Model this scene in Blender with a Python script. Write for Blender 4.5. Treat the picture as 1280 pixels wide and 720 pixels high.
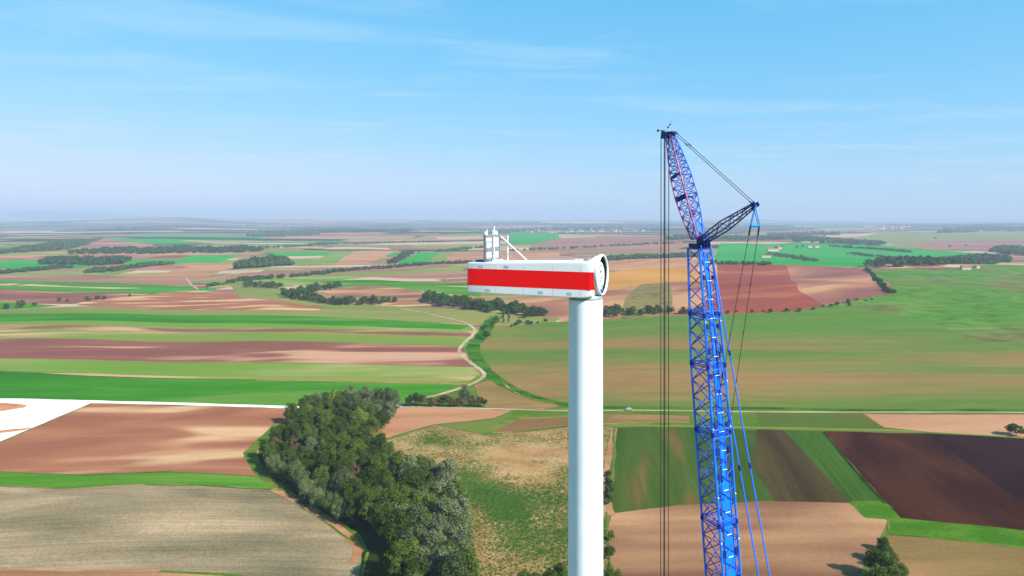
import bpy, bmesh, math, random
import numpy as np
from mathutils import Vector, Matrix

# ------------------------------------------------------------------ camera, sky, sun, exposure
scene = bpy.context.scene
for o in list(bpy.data.objects):
    bpy.data.objects.remove(o)
COL = scene.collection
FPX, CX, HY = 853.0, 640.0, 272.0          # focal length, centre column and horizon row of the 1280x720 photograph
CAMZ = 125.0

cam_d = bpy.data.cameras.new('camera')
cam_d.sensor_width = 36.0
cam_d.lens = 36.0 * FPX / 1280.0
cam_d.shift_y = -(360.0 - HY) / 1280.0
cam_d.clip_start = 0.5
cam_d.clip_end = 120000.0
cam = bpy.data.objects.new('camera', cam_d)
cam.location = (0, 0, CAMZ)
cam.rotation_euler = (math.radians(90), 0, 0)
COL.objects.link(cam)
scene.camera = cam

SUN_DIR = Vector((0.79, -0.613, 0.72)).normalized()      # towards the sun
SUN_EL = math.asin(SUN_DIR.z)
SUN_AZ = math.atan2(SUN_DIR.x, SUN_DIR.y)

world = bpy.data.worlds.new('World')
scene.world = world
world.use_nodes = True
nt = world.node_tree
for n in list(nt.nodes):
    nt.nodes.remove(n)
wout = nt.nodes.new('ShaderNodeOutputWorld')
bg = nt.nodes.new('ShaderNodeBackground')
bg.inputs['Strength'].default_value = 0.090
sky = nt.nodes.new('ShaderNodeTexSky')
sky.sky_type = 'NISHITA'
sky.sun_disc = False
sky.sun_elevation = SUN_EL
sky.sun_rotation = SUN_AZ
sky.altitude = 100
sky.air_density = 1.0
sky.dust_density = 0.6
sky.ozone_density = 1.6
# camera-like tone of the sky: a power per channel (flat cyan blue instead of the pale yellowish horizon)
spc = nt.nodes.new('ShaderNodeSeparateColor'); nt.links.new(sky.outputs['Color'], spc.inputs[0])
hsv = nt.nodes.new('ShaderNodeCombineColor')
for ch, (am, g) in enumerate(((2.70, 1.12), (3.78, 0.40), (5.2, 0.25))):
    sc_ = nt.nodes.new('ShaderNodeMath'); sc_.operation = 'MULTIPLY'; sc_.inputs[1].default_value = 0.193
    pw = nt.nodes.new('ShaderNodeMath'); pw.operation = 'POWER'; pw.inputs[1].default_value = g
    ml = nt.nodes.new('ShaderNodeMath'); ml.operation = 'MULTIPLY'; ml.inputs[1].default_value = am
    nt.links.new(spc.outputs[ch], sc_.inputs[0]); nt.links.new(sc_.outputs[0], pw.inputs[0]); nt.links.new(pw.outputs[0], ml.inputs[0])
    nt.links.new(ml.outputs[0], hsv.inputs[ch])
# thin high cirrus: noise on the dome projected to a high flat layer
geo = nt.nodes.new('ShaderNodeTexCoord')
sep = nt.nodes.new('ShaderNodeSeparateXYZ')
nt.links.new(geo.outputs['Generated'], sep.inputs[0])
mx = nt.nodes.new('ShaderNodeMath'); mx.operation = 'MAXIMUM'; mx.inputs[1].default_value = 0.03
nt.links.new(sep.outputs['Z'], mx.inputs[0])
dx = nt.nodes.new('ShaderNodeMath'); dx.operation = 'DIVIDE'
dy = nt.nodes.new('ShaderNodeMath'); dy.operation = 'DIVIDE'
nt.links.new(sep.outputs['X'], dx.inputs[0]); nt.links.new(mx.outputs[0], dx.inputs[1])
nt.links.new(sep.outputs['Y'], dy.inputs[0]); nt.links.new(mx.outputs[0], dy.inputs[1])
cmb = nt.nodes.new('ShaderNodeCombineXYZ')
nt.links.new(dx.outputs[0], cmb.inputs['X']); nt.links.new(dy.outputs[0], cmb.inputs['Y'])
cmap = nt.nodes.new('ShaderNodeMapping')
cmap.inputs['Rotation'].default_value = (0, 0, math.radians(28))
cmap.inputs['Scale'].default_value = (0.55, 1.25, 1)
cmap.inputs['Location'].default_value = (3.1, 1.7, 0)
nt.links.new(cmb.outputs[0], cmap.inputs['Vector'])
cn = nt.nodes.new('ShaderNodeTexNoise')
cn.inputs['Scale'].default_value = 0.9
cn.inputs['Detail'].default_value = 11.0
cn.inputs['Roughness'].default_value = 0.62
cn.inputs['Distortion'].default_value = 0.8
nt.links.new(cmap.outputs[0], cn.inputs['Vector'])
cr = nt.nodes.new('ShaderNodeMapRange')
cr.inputs['From Min'].default_value = 0.50
cr.inputs['From Max'].default_value = 0.80
cr.inputs['To Max'].default_value = 0.40
cn2 = nt.nodes.new('ShaderNodeTexNoise'); cn2.inputs['Scale'].default_value = 0.28; cn2.inputs['Detail'].default_value = 2
nt.links.new(cmap.outputs[0], cn2.inputs['Vector'])
cadd = nt.nodes.new('ShaderNodeMath'); cadd.operation = 'MULTIPLY_ADD'; cadd.inputs[1].default_value = 0.7; 
csub = nt.nodes.new('ShaderNodeMath'); csub.operation = 'SUBTRACT'; csub.inputs[1].default_value = 0.35
nt.links.new(cn2.outputs['Fac'], cadd.inputs[0]); nt.links.new(cn.outputs['Fac'], cadd.inputs[2]); nt.links.new(cadd.outputs[0], csub.inputs[0])
nt.links.new(csub.outputs[0], cr.inputs['Value'])
cmix = nt.nodes.new('ShaderNodeMix'); cmix.data_type = 'RGBA'
cmix.inputs['B'].default_value = (4.1, 4.9, 5.3, 1)
nt.links.new(cr.outputs[0], cmix.inputs['Factor'])
nt.links.new(hsv.outputs[0], cmix.inputs['A'])
nt.links.new(cmix.outputs['Result'], bg.inputs['Color'])
nt.links.new(bg.outputs[0], wout.inputs['Surface'])

sun_d = bpy.data.lights.new('sun', 'SUN')
sun_d.energy = 4.8
sun_d.angle = math.radians(0.5)
sun_d.color = (1.0, 0.955, 0.88)
sun = bpy.data.objects.new('sun', sun_d)
sun.rotation_euler = SUN_DIR.to_track_quat('Z', 'Y').to_euler()
sun.location = (200, -100, 400)
COL.objects.link(sun)

scene.view_settings.view_transform = 'Standard'
scene.view_settings.look = 'None'
scene.view_settings.exposure = 1.08
scene.view_settings.gamma = 1.0
scene.view_settings.use_curve_mapping = False
scene.render.engine = 'CYCLES'
scene.cycles.use_denoising = True
scene.cycles.max_bounces = 5
scene.cycles.diffuse_bounces = 2
scene.cycles.glossy_bounces = 2
scene.cycles.transmission_bounces = 2
scene.cycles.transparent_max_bounces = 4
scene.cycles.volume_bounces = 0
scene.cycles.use_adaptive_sampling = True
scene.cycles.adaptive_threshold = 0.012

RNG = np.random.default_rng(7)
random.seed(7)

# ------------------------------------------------------------------ helpers
ALB = 0.47
def lin(rgb, k=None):
    out = []
    if k is None:                      # natural surfaces: a little more saturated than the hazy picture
        k = ALB
        l_ = .3 * rgb[0] + .59 * rgb[1] + .11 * rgb[2]
        rgb = [max(0, l_ + (c - l_) * 1.26) for c in rgb]
    for c in rgb:
        c = c / 255.0
        c = c / 12.92 if c <= 0.04045 else ((c + 0.055) / 1.055) ** 2.4
        out.append(c * k)
    return (out[0], out[1], out[2], 1.0)

def tag(o, label=None, cat=None, group=None, kind=None):
    if label: o['label'] = label
    if cat: o['category'] = cat
    if group: o['group'] = group
    if kind: o['kind'] = kind
    return o

def empty(name, loc, rz=0.0):
    o = bpy.data.objects.new(name, None)
    o.empty_display_size = 0.3
    o.location = loc
    o.rotation_euler = (0, 0, rz)
    COL.objects.link(o)
    return o

class MB:
    def __init__(self):
        self.v = []; self.f = []
    def add(self, vs, fs):
        b = len(self.v)
        self.v.extend([tuple(p) for p in vs])
        self.f.extend([tuple(i + b for i in f) for f in fs])
    def tube(self, p0, p1, r0, r1=None, n=8, caps=True):
        r1 = r0 if r1 is None else r1
        p0 = Vector(p0); p1 = Vector(p1)
        d = (p1 - p0).normalized()
        a = d.orthogonal().normalized(); b = d.cross(a)
        vs = []
        for p, r in ((p0, r0), (p1, r1)):
            for k in range(n):
                t = 2 * math.pi * k / n
                vs.append(p + (a * math.cos(t) + b * math.sin(t)) * r)
        fs = [(k, (k + 1) % n, n + (k + 1) % n, n + k) for k in range(n)]
        if caps:
            fs.append(tuple(range(n))[::-1]); fs.append(tuple(range(n, 2 * n)))
        self.add(vs, fs); return self
    def box(self, c, ax, ay, az):
        c = Vector(c); ax = Vector(ax); ay = Vector(ay); az = Vector(az)
        vs = [c + ax * i + ay * j + az * k for k in (-1, 1) for j in (-1, 1) for i in (-1, 1)]
        self.add(vs, [(0, 2, 3, 1), (4, 5, 7, 6), (0, 1, 5, 4), (2, 6, 7, 3), (0, 4, 6, 2), (1, 3, 7, 5)])
        return self
    def lathe(self, prof, c=(0, 0, 0), n=32, axis=None, cap=True):
        c = Vector(c)
        d = Vector(axis).normalized() if axis else Vector((0, 0, 1))
        a = d.orthogonal().normalized() if axis else Vector((1, 0, 0))
        b = d.cross(a)
        vs = []
        for (r, z) in prof:
            for k in range(n):
                t = 2 * math.pi * k / n
                vs.append(c + d * z + (a * math.cos(t) + b * math.sin(t)) * r)
        fs = []
        for i in range(len(prof) - 1):
            for k in range(n):
                fs.append((i * n + k, i * n + (k + 1) % n, (i + 1) * n + (k + 1) % n, (i + 1) * n + k))
        if cap:
            fs.append(tuple(range(n))[::-1]); m = (len(prof) - 1) * n
            fs.append(tuple(range(m, m + n)))
        self.add(vs, fs); return self
    def mesh(self, name, mat, smooth=False):
        me = bpy.data.meshes.new(name)
        me.from_pydata([tuple(p) for p in self.v], [], self.f)
        if mat: me.materials.append(mat)
        if smooth:
            me.polygons.foreach_set('use_smooth', [True] * len(me.polygons))
        me.update()
        return me
    def build(self, name, mat, parent=None, inv=None, smooth=False):
        return link(name, self.mesh(name, mat, smooth), parent, inv)

def link(name, me, parent=None, inv=None):
    o = bpy.data.objects.new(name, me)
    COL.objects.link(o)
    if parent:
        o.parent = parent
        if inv: o.matrix_parent_inverse = inv
    return o

# ------------------------------------------------------------------ materials
def newmat(name):
    m = bpy.data.materials.new(name)
    m.use_nodes = True
    t = m.node_tree
    p = t.nodes['Principled BSDF']
    return m, t, p

def simple(name, rgb, rough=0.5, metal=0.0, spec=0.3, k=1.0, var=0.06, nscale=1.2):
    m, t, p = newmat(name)
    c = lin(rgb, k)
    tc = t.nodes.new('ShaderNodeTexCoord')
    nz = t.nodes.new('ShaderNodeTexNoise')
    nz.inputs['Scale'].default_value = nscale
    nz.inputs['Detail'].default_value = 5
    t.links.new(tc.outputs['Object'], nz.inputs['Vector'])
    mr = t.nodes.new('ShaderNodeMapRange')
    mr.inputs['From Min'].default_value = 0.3; mr.inputs['From Max'].default_value = 0.7
    mr.inputs['To Min'].default_value = 1 - var; mr.inputs['To Max'].default_value = 1 + var
    t.links.new(nz.outputs['Fac'], mr.inputs['Value'])
    vm = t.nodes.new('ShaderNodeVectorMath'); vm.operation = 'SCALE'
    vm.inputs[0].default_value = c[:3]
    t.links.new(mr.outputs[0], vm.inputs['Scale'])
    t.links.new(vm.outputs[0], p.inputs['Base Color'])
    p.inputs['Roughness'].default_value = rough
    p.inputs['Metallic'].default_value = metal
    p.inputs['Specular IOR Level'].default_value = spec
    return m

def field_mat(name, c1, c2, c3=None, patch=70.0, ang=0.0, stretch=2.5, grain=0.25, gscale=1.8, rows=0.09, rowsp=5.0,
              lo=0.38, hi=0.62, det=4, weeds=None, seed=0.0, rowang=None, bump=0.25, alb=None, grad=None, curve=None):
    """soil / crop surface: drifting patches c1..c2 (thin stands in crops), fine clods, optional drill rows, optional weeds."""
    m, t, p = newmat(name)
    L = t.links.new
    if alb:
        lin = lambda c: globals()['lin'](c, alb)
    else:
        lin = globals()['lin']
    tc = t.nodes.new('ShaderNodeTexCoord')
    mp = t.nodes.new('ShaderNodeMapping')
    mp.inputs['Rotation'].default_value = (0, 0, -ang)
    mp.inputs['Location'].default_value = (seed * 131.7, seed * 57.3, seed * 11.0)
    L(tc.outputs['Object'], mp.inputs['Vector'])
    sc = t.nodes.new('ShaderNodeMapping')
    sc.inputs['Scale'].default_value = (1 / stretch, 1, 1)
    L(mp.outputs[0], sc.inputs['Vector'])
    n1 = t.nodes.new('ShaderNodeTexNoise')
    n1.inputs['Scale'].default_value = 1.0 / patch
    n1.inputs['Detail'].default_value = det
    n1.inputs['Roughness'].default_value = 0.55
    n1.inputs['Distortion'].default_value = 0.4
    L(sc.outputs[0], n1.inputs['Vector'])
    rp = t.nodes.new('ShaderNodeValToRGB')
    e = rp.color_ramp.elements
    e[0].position = lo; e[0].color = lin(c1)
    e[1].position = hi; e[1].color = lin(c2)
    if c3:
        x = e.new((lo + hi) / 2 + 0.02); x.color = lin(c3)
    fin = n1.outputs['Fac']
    if grad:                           # stand thins out towards one side of the field
        sy = t.nodes.new('ShaderNodeSeparateXYZ'); L(tc.outputs['Object'], sy.inputs[0])
        gr = t.nodes.new('ShaderNodeMapRange'); gr.interpolation_type = 'SMOOTHSTEP'
        gr.inputs['From Min'].default_value = grad[0]; gr.inputs['From Max'].default_value = grad[1]
        gr.inputs['To Min'].default_value = grad[2]; gr.inputs['To Max'].default_value = 0.0
        L(sy.outputs['Y'], gr.inputs['Value'])
        ag = t.nodes.new('ShaderNodeMath'); ag.operation = 'ADD'
        L(fin, ag.inputs[0]); L(gr.outputs[0], ag.inputs[1]); fin = ag.outputs[0]
    L(fin, rp.inputs['Fac'])
    col = rp.outputs['Color']
    if weeds:
        wcol, wsc, wamt = weeds
        nA = t.nodes.new('ShaderNodeTexNoise')
        nA.inputs['Scale'].default_value = 1.0 / wsc
        nA.inputs['Detail'].default_value = 5; nA.inputs['Roughness'].default_value = 0.85
        L(mp.outputs[0], nA.inputs['Vector'])
        nB = t.nodes.new('ShaderNodeTexNoise')
        nB.inputs['Scale'].default_value = 1.0 / 48.0
        nB.inputs['Detail'].default_value = 2.5
        L(mp.outputs[0], nB.inputs['Vector'])
        ad = t.nodes.new('ShaderNodeMath'); ad.operation = 'MULTIPLY_ADD'
        ad.inputs[1].default_value = 0.85
        L(nB.outputs['Fac'], ad.inputs[0]); L(nA.outputs['Fac'], ad.inputs[2])
        mr = t.nodes.new('ShaderNodeMapRange')
        mr.inputs['From Min'].default_value = 0.93 - wamt; mr.inputs['From Max'].default_value = 1.08 - wamt
        L(ad.outputs[0], mr.inputs['Value'])
        mw = t.nodes.new('ShaderNodeMix'); mw.data_type = 'RGBA'
        mw.inputs['B'].default_value = lin(wcol)
        L(mr.outputs[0], mw.inputs['Factor']); L(col, mw.inputs['A'])
        col = mw.outputs['Result']
    # clods / stems
    n2 = t.nodes.new('ShaderNodeTexNoise')
    n2.inputs['Scale'].default_value = 1.0 / gscale
    n2.inputs['Detail'].default_value = 5; n2.inputs['Roughness'].default_value = 0.7
    L(mp.outputs[0], n2.inputs['Vector'])
    mr2 = t.nodes.new('ShaderNodeMapRange')
    mr2.inputs['From Min'].default_value = 0.25; mr2.inputs['From Max'].default_value = 0.75
    mr2.inputs['To Min'].default_value = 1 - grain; mr2.inputs['To Max'].default_value = 1 + grain
    L(n2.outputs['Fac'], mr2.inputs['Value'])
    fac = mr2.outputs[0]
    if rows > 0:
        mpr = t.nodes.new('ShaderNodeMapping')
        mpr.inputs['Rotation'].default_value = (0, 0, -(ang if rowang is None else rowang))
        L(tc.outputs['Object'], mpr.inputs['Vector'])
        st = t.nodes.new('ShaderNodeMapping')          # irregular streaks running along the rows
        st.inputs['Scale'].default_value = (0.006, 1.0 / rowsp, 1)
        rv_ = mpr.outputs[0]
        if curve:                      # contour rows: bend the drill lines round the swell of the ground
            sx_ = t.nodes.new('ShaderNodeSeparateXYZ'); L(rv_, sx_.inputs[0])
            d1 = t.nodes.new('ShaderNodeMath'); d1.operation = 'DIVIDE'; d1.inputs[1].default_value = curve[1]; L(sx_.outputs['X'], d1.inputs[0])
            d2 = t.nodes.new('ShaderNodeMath'); d2.operation = 'SINE'; L(d1.outputs[0], d2.inputs[0])
            d3 = t.nodes.new('ShaderNodeMath'); d3.operation = 'MULTIPLY_ADD'; d3.inputs[1].default_value = curve[0]
            L(d2.outputs[0], d3.inputs[0]); L(sx_.outputs['Y'], d3.inputs[2])
            cx_ = t.nodes.new('ShaderNodeCombineXYZ'); L(sx_.outputs['X'], cx_.inputs['X']); L(d3.outputs[0], cx_.inputs['Y']); rv_ = cx_.outputs[0]
        L(rv_, st.inputs['Vector'])
        ns = t.nodes.new('ShaderNodeTexNoise')
        ns.inputs['Scale'].default_value = 1.0; ns.inputs['Detail'].default_value = 4
        ns.inputs['Roughness'].default_value = 0.7
        L(st.outputs[0], ns.inputs['Vector'])
        mr3 = t.nodes.new('ShaderNodeMapRange')
        mr3.inputs['From Min'].default_value = 0.3; mr3.inputs['From Max'].default_value = 0.7
        mr3.inputs['To Min'].default_value = 1 - rows; mr3.inputs['To Max'].default_value = 1 + rows
        L(ns.outputs['Fac'], mr3.inputs['Value'])
        mu = t.nodes.new('ShaderNodeMath'); mu.operation = 'MULTIPLY'
        L(fac, mu.inputs[0]); L(mr3.outputs[0], mu.inputs[1])
        fac = mu.outputs[0]
    vm = t.nodes.new('ShaderNodeVectorMath'); vm.operation = 'SCALE'
    L(col, vm.inputs[0]); L(fac, vm.inputs['Scale'])
    L(vm.outputs[0], p.inputs['Base Color'])
    p.inputs['Roughness'].default_value = 1.0
    p.inputs['Specular IOR Level'].default_value = 0.0
    if bump > 0:
        bp = t.nodes.new('ShaderNodeBump')
        bp.inputs['Strength'].default_value = bump; bp.inputs['Distance'].default_value = 0.3
        L(n2.outputs['Fac'], bp.inputs['Height'])
        L(bp.outputs[0], p.inputs['Normal'])
    return m

# ------------------------------------------------------------------ terrain
def hfun(x, y):
    x = np.asarray(x, float); y = np.asarray(y, float)
    r = np.sqrt(x * x + y * y)
    h = 0.9 * np.sin(x / 61.0 + 0.6) * np.sin(y / 74.0 + 1.1) + 0.7 * np.sin(x / 37.0 + y / 90.0)
    h = h * np.clip((r - 120) / 150, 0, 1)
    g = lambda cx, cy, sx, sy, a: a * np.exp(-((x - cx) / sx) ** 2 - ((y - cy) / sy) ** 2)
    h = h + g(500, 960, 370, 215, 31) + g(370, 1560, 330, 200, 26) + g(950, 1420, 420, 230, 26) + g(-185, 292, 75, 42, 5.0) + g(-150, 430, 70, 40, 2.5) + g(120, 590, 220, 60, 4)
    h = h + g(150, 1330, 160, 160, 9) - g(20, 560, 60, 300, 3)
    h = h + g(-420, 900, 500, 220, 4)
    far = np.clip((r - 1900) / 1500, 0, 1)
    h = h + far * (10 * np.sin(x / 710 + 0.4) * np.sin(y / 560 + 0.8) + 6 * np.sin(x / 433 + y / 900 + 2.0))
    f2 = np.clip((r - 6500) / 3500, 0, 1)
    h = h + f2 * (20 * np.sin(x / 2300 + 1.3) * np.sin(y / 1900 + 0.5) + 11 * np.sin(x / 1370 - y / 2100))
    f3 = np.clip((r - 11000) / 6000, 0, 1)
    h = h + f3 * (26 + 22 * np.sin(x / 4100 + 2.2) + 14 * np.sin(x / 1900 + y / 5200 + 0.5))
    h = h + g(-6600, 12500, 1500, 1500, 105) + g(-8600, 13500, 1500, 1400, 45) + g(-4800, 14500, 1500, 1800, 50)
    h = h + g(-17500, 25500, 3300, 3000, 330) + g(-12500, 27500, 4500, 3000, 120)
    return h

AZ = []
a = -180.0
while a < 180 - 1e-6:
    AZ.append(a)
    a += 0.75 if -48 <= a < 48 else 4.0
AZ = np.radians(np.array(AZ)); NA = len(AZ)
RAD = [40.0]
while RAD[-1] < 33000:
    RAD.append(RAD[-1] * 1.031 + 0.5)
RAD = np.array(RAD); NR = len(RAD)
gx = (RAD[:, None] * np.sin(AZ)[None, :]); gy = (RAD[:, None] * np.cos(AZ)[None, :])
gz = hfun(gx, gy)

def grid_h(x, y):
    """height of the ground mesh (its own triangles) at x, y"""
    r = math.hypot(x, y)
    if r <= RAD[0]: return 0.0
    th = math.atan2(x, y)
    j = int(np.searchsorted(AZ, th, side='right') - 1) % NA
    out = None
    i0 = int(np.searchsorted(RAD, r) - 1)
    for i in (i0, i0 + 1, i0 - 1):
        if i < 0 or i >= NR - 1: continue
        j2 = (j + 1) % NA
        A = (gx[i, j], gy[i, j], gz[i, j]); B = (gx[i, j2], gy[i, j2], gz[i, j2])
        C = (gx[i + 1, j2], gy[i + 1, j2], gz[i + 1, j2]); D = (gx[i + 1, j], gy[i + 1, j], gz[i + 1, j])
        for T in ((A, B, C), (A, C, D)):
            (x0, y0, z0), (x1, y1, z1), (x2, y2, z2) = T
            det = (y1 - y2) * (x0 - x2) + (x2 - x1) * (y0 - y2)
            u = ((y1 - y2) * (x - x2) + (x2 - x1) * (y - y2)) / det
            v = ((y2 - y0) * (x - x2) + (x0 - x2) * (y - y2)) / det
            if u >= -1e-6 and v >= -1e-6 and u + v <= 1 + 1e-6:
                return u * z0 + v * z1 + (1 - u - v) * z2
    return float(hfun(x, y))

def at(px, py):
    """ground point seen at a pixel of the photograph"""
    sl = max(py - HY, 1.5) / FPX; t = (px - CX) / FPX
    y0 = .60 * CAMZ / sl; y1 = 1.25 * CAMZ / sl
    for k in range(2):
        Y = np.linspace(y0, y1, 260)
        d = hfun(t * Y, Y) - (CAMZ - sl * Y)
        i = int(np.argmax(d >= 0)) or 259
        y0, y1 = Y[max(i - 1, 0)], Y[i]
    return (float(t * y1), float(y1))

def loff(layer, r):
    return layer * (0.012 + r * 5e-5)

# ground mesh
verts = [(0, 0, 0)] + list(zip(gx.ravel().tolist(), gy.ravel().tolist(), gz.ravel().tolist()))
faces = []
for j in range(NA):
    faces.append((0, 1 + (j + 1) % NA, 1 + j))
TRI = []   # triangles of the front sector, for draping the fields
for i in range(NR - 1):
    for j in range(NA):
        j2 = (j + 1) % NA
        a_, b_, c_, d_ = i * NA + j, i * NA + j2, (i + 1) * NA + j2, (i + 1) * NA + j
        faces.append((1 + a_, 1 + b_, 1 + c_)); faces.append((1 + a_, 1 + c_, 1 + d_))
        if j2 > j:
            TRI.append((a_, b_, c_)); TRI.append((a_, c_, d_))
TRI = np.array(TRI)
GP = np.stack([gx.ravel(), gy.ravel(), gz.ravel()], 1)
TX = GP[TRI]                                   # (n,3,3)
TMIN = TX[:, :, :2].min(1); TMAX = TX[:, :, :2].max(1)

def set_normals(me):
    n = len(me.vertices)
    co = np.empty(n * 3); me.vertices.foreach_get('co', co); co = co.reshape(-1, 3)
    e = 2.0 + np.hypot(co[:, 0], co[:, 1]) * 0.004
    nx = -(hfun(co[:, 0] + e, co[:, 1]) - hfun(co[:, 0] - e, co[:, 1])) / (2 * e)
    ny = -(hfun(co[:, 0], co[:, 1] + e) - hfun(co[:, 0], co[:, 1] - e)) / (2 * e)
    nn = np.stack([nx, ny, np.ones(n)], 1); nn /= np.linalg.norm(nn, axis=1)[:, None]
    me.polygons.foreach_set('use_smooth', [True] * len(me.polygons))
    me.normals_split_custom_set_from_vertices(nn.tolist())

def clip_tri(poly, T):
    """Sutherland-Hodgman: polygon (list of xy) clipped by a triangle"""
    (x0, y0), (x1, y1), (x2, y2) = T
    if (x1 - x0) * (y2 - y0) - (y1 - y0) * (x2 - x0) < 0:
        T = [T[0], T[2], T[1]]
    out = poly
    for k in range(3):
        ax, ay = T[k]; bx, by = T[(k + 1) % 3]
        ex, ey = bx - ax, by - ay
        inp = out; out = []
        if not inp: return out
        sx, sy = inp[-1]; sd = ex * (sy - ay) - ey * (sx - ax)
        for (px, py) in inp:
            pd = ex * (py - ay) - ey * (px - ax)
            if pd >= 0:
                if sd < 0:
                    t = sd / (sd - pd); out.append((sx + (px - sx) * t, sy + (py - sy) * t))
                out.append((px, py))
            elif sd >= 0:
                t = sd / (sd - pd); out.append((sx + (px - sx) * t, sy + (py - sy) * t))
            sx, sy, sd = px, py, pd
    return out

def area(p):
    s = 0
    for k in range(len(p)):
        x0, y0 = p[k - 1]; x1, y1 = p[k]
        s += x0 * y1 - x1 * y0
    return s / 2

def drape(polys, layer):
    """lay world polygons on the ground mesh; returns vertices, faces, material index"""
    V = []; F = []; M = []; idx = {}
    for poly, mi in polys:
        if area(poly) < 0: poly = poly[::-1]
        P = np.array(poly); mn = P.min(0); mxx = P.max(0)
        cand = np.nonzero((TMIN[:, 0] <= mxx[0]) & (TMAX[:, 0] >= mn[0]) & (TMIN[:, 1] <= mxx[1]) & (TMAX[:, 1] >= mn[1]))[0]
        for c in cand:
            T = TX[c]
            q = clip_tri(poly, [tuple(T[0, :2]), tuple(T[1, :2]), tuple(T[2, :2])])
            if len(q) < 3: continue
            qq = [q[0]]
            for pt in q[1:]:
                if abs(pt[0] - qq[-1][0]) + abs(pt[1] - qq[-1][1]) > 1e-3: qq.append(pt)
            if len(qq) > 2 and abs(qq[0][0] - qq[-1][0]) + abs(qq[0][1] - qq[-1][1]) < 1e-3: qq.pop()
            if len(qq) < 3 or abs(area(qq)) < 1e-3: continue
            (x0, y0, z0), (x1, y1, z1), (x2, y2, z2) = T
            det = (y1 - y2) * (x0 - x2) + (x2 - x1) * (y0 - y2)
            ids = []
            for (x, y) in qq:
                u = ((y1 - y2) * (x - x2) + (x2 - x1) * (y - y2)) / det
                v = ((y2 - y0) * (x - x2) + (x0 - x2) * (y - y2)) / det
                z = u * z0 + v * z1 + (1 - u - v) * z2 + loff(layer, math.hypot(x, y))
                key = (round(x, 2), round(y, 2), mi)
                k = idx.get(key)
                if k is None:
                    k = len(V); idx[key] = k; V.append((x, y, z))
                if k not in ids: ids.append(k)
            if len(ids) < 3: continue
            F.append(tuple(ids)); M.append(mi)
    return V, F, M

def smooth_poly(pts, closed=True, n=5):
    out = []; N = len(pts)
    rng = range(N) if closed else range(N - 1)
    for i in rng:
        if closed:
            p0, p1, p2, p3 = pts[i - 1], pts[i], pts[(i + 1) % N], pts[(i + 2) % N]
        else:
            p0, p1, p2, p3 = pts[max(i - 1, 0)], pts[i], pts[i + 1], pts[min(i + 2, N - 1)]
        for k in range(n):
            t = k / n
            out.append(tuple(0.5 * (2 * b + (-a + c) * t + (2 * a - 5 * b + 4 * c - d) * t * t + (-a + 3 * b - 3 * c + d) * t ** 3)
                             for a, b, c, d in zip(p0, p1, p2, p3)))
    if not closed: out.append(tuple(pts[-1]))
    return out

def jitter(poly, amt=1.0, step=14.0):
    """break long straight edges up a little, as ploughed margins are"""
    out = []; N = len(poly)
    for i in range(N):
        a = poly[i]; b = poly[(i + 1) % N]
        L = math.hypot(b[0] - a[0], b[1] - a[1]); r = math.hypot(a[0], a[1])
        st = step * max(1.0, r / 400.0)
        n = max(1, min(24, int(L / st)))
        out.append(a)
        for k in range(1, n):
            t = k / n
            s = amt * max(1.0, r / 500.0)
            out.append((a[0] + (b[0] - a[0]) * t + random.uniform(-s, s) * 0.5, a[1] + (b[1] - a[1]) * t + random.uniform(-s, s) * 0.5))
    return out

def sheet(name, world_poly, mat, layer):
    V, F, M = drape([(world_poly, 0)], layer)
    me = bpy.data.meshes.new(name); me.from_pydata(V, [], F); me.materials.append(mat)
    me.validate(); me.update()
    set_normals(me)
    o = link(name, me); o['kind'] = 'structure'
    return o

def field(name, mat, px, layer=3, smooth=False, jit=1.0):
    pts = smooth_poly(px, True, 5) if smooth else px
    w = [at(*p) for p in pts]
    return sheet(name, jitter(w, jit) if jit else w, mat, layer)

def strip_quads(w, width):
    Lp = []; Rp = []
    for i in range(len(w)):
        a = w[max(i - 1, 0)]; b = w[min(i + 1, len(w) - 1)]
        dx_, dy_ = b[0] - a[0], b[1] - a[1]; l = math.hypot(dx_, dy_) or 1
        wd = width[0] + (width[1] - width[0]) * i / (len(w) - 1) if isinstance(width, tuple) else width
        wd *= 1 + 0.12 * math.sin(i * 1.7)
        nx_, ny_ = -dy_ / l * wd / 2, dx_ / l * wd / 2
        Lp.append((w[i][0] + nx_, w[i][1] + ny_)); Rp.append((w[i][0] - nx_, w[i][1] - ny_))
    return [([Lp[i], Lp[i + 1], Rp[i + 1], Rp[i]], 0) for i in range(len(w) - 1)]

def road(name, mat, px, width, layer=6, n=6):
    w = smooth_poly([at(*p) for p in px], False, n)
    V, F, M = drape(strip_quads(w, width), layer)
    me = bpy.data.meshes.new(name); me.from_pydata(V, [], F); me.materials.append(mat)
    me.validate(); me.update(); set_normals(me)
    o = link(name, me); o['kind'] = 'structure'
    return o

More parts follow.
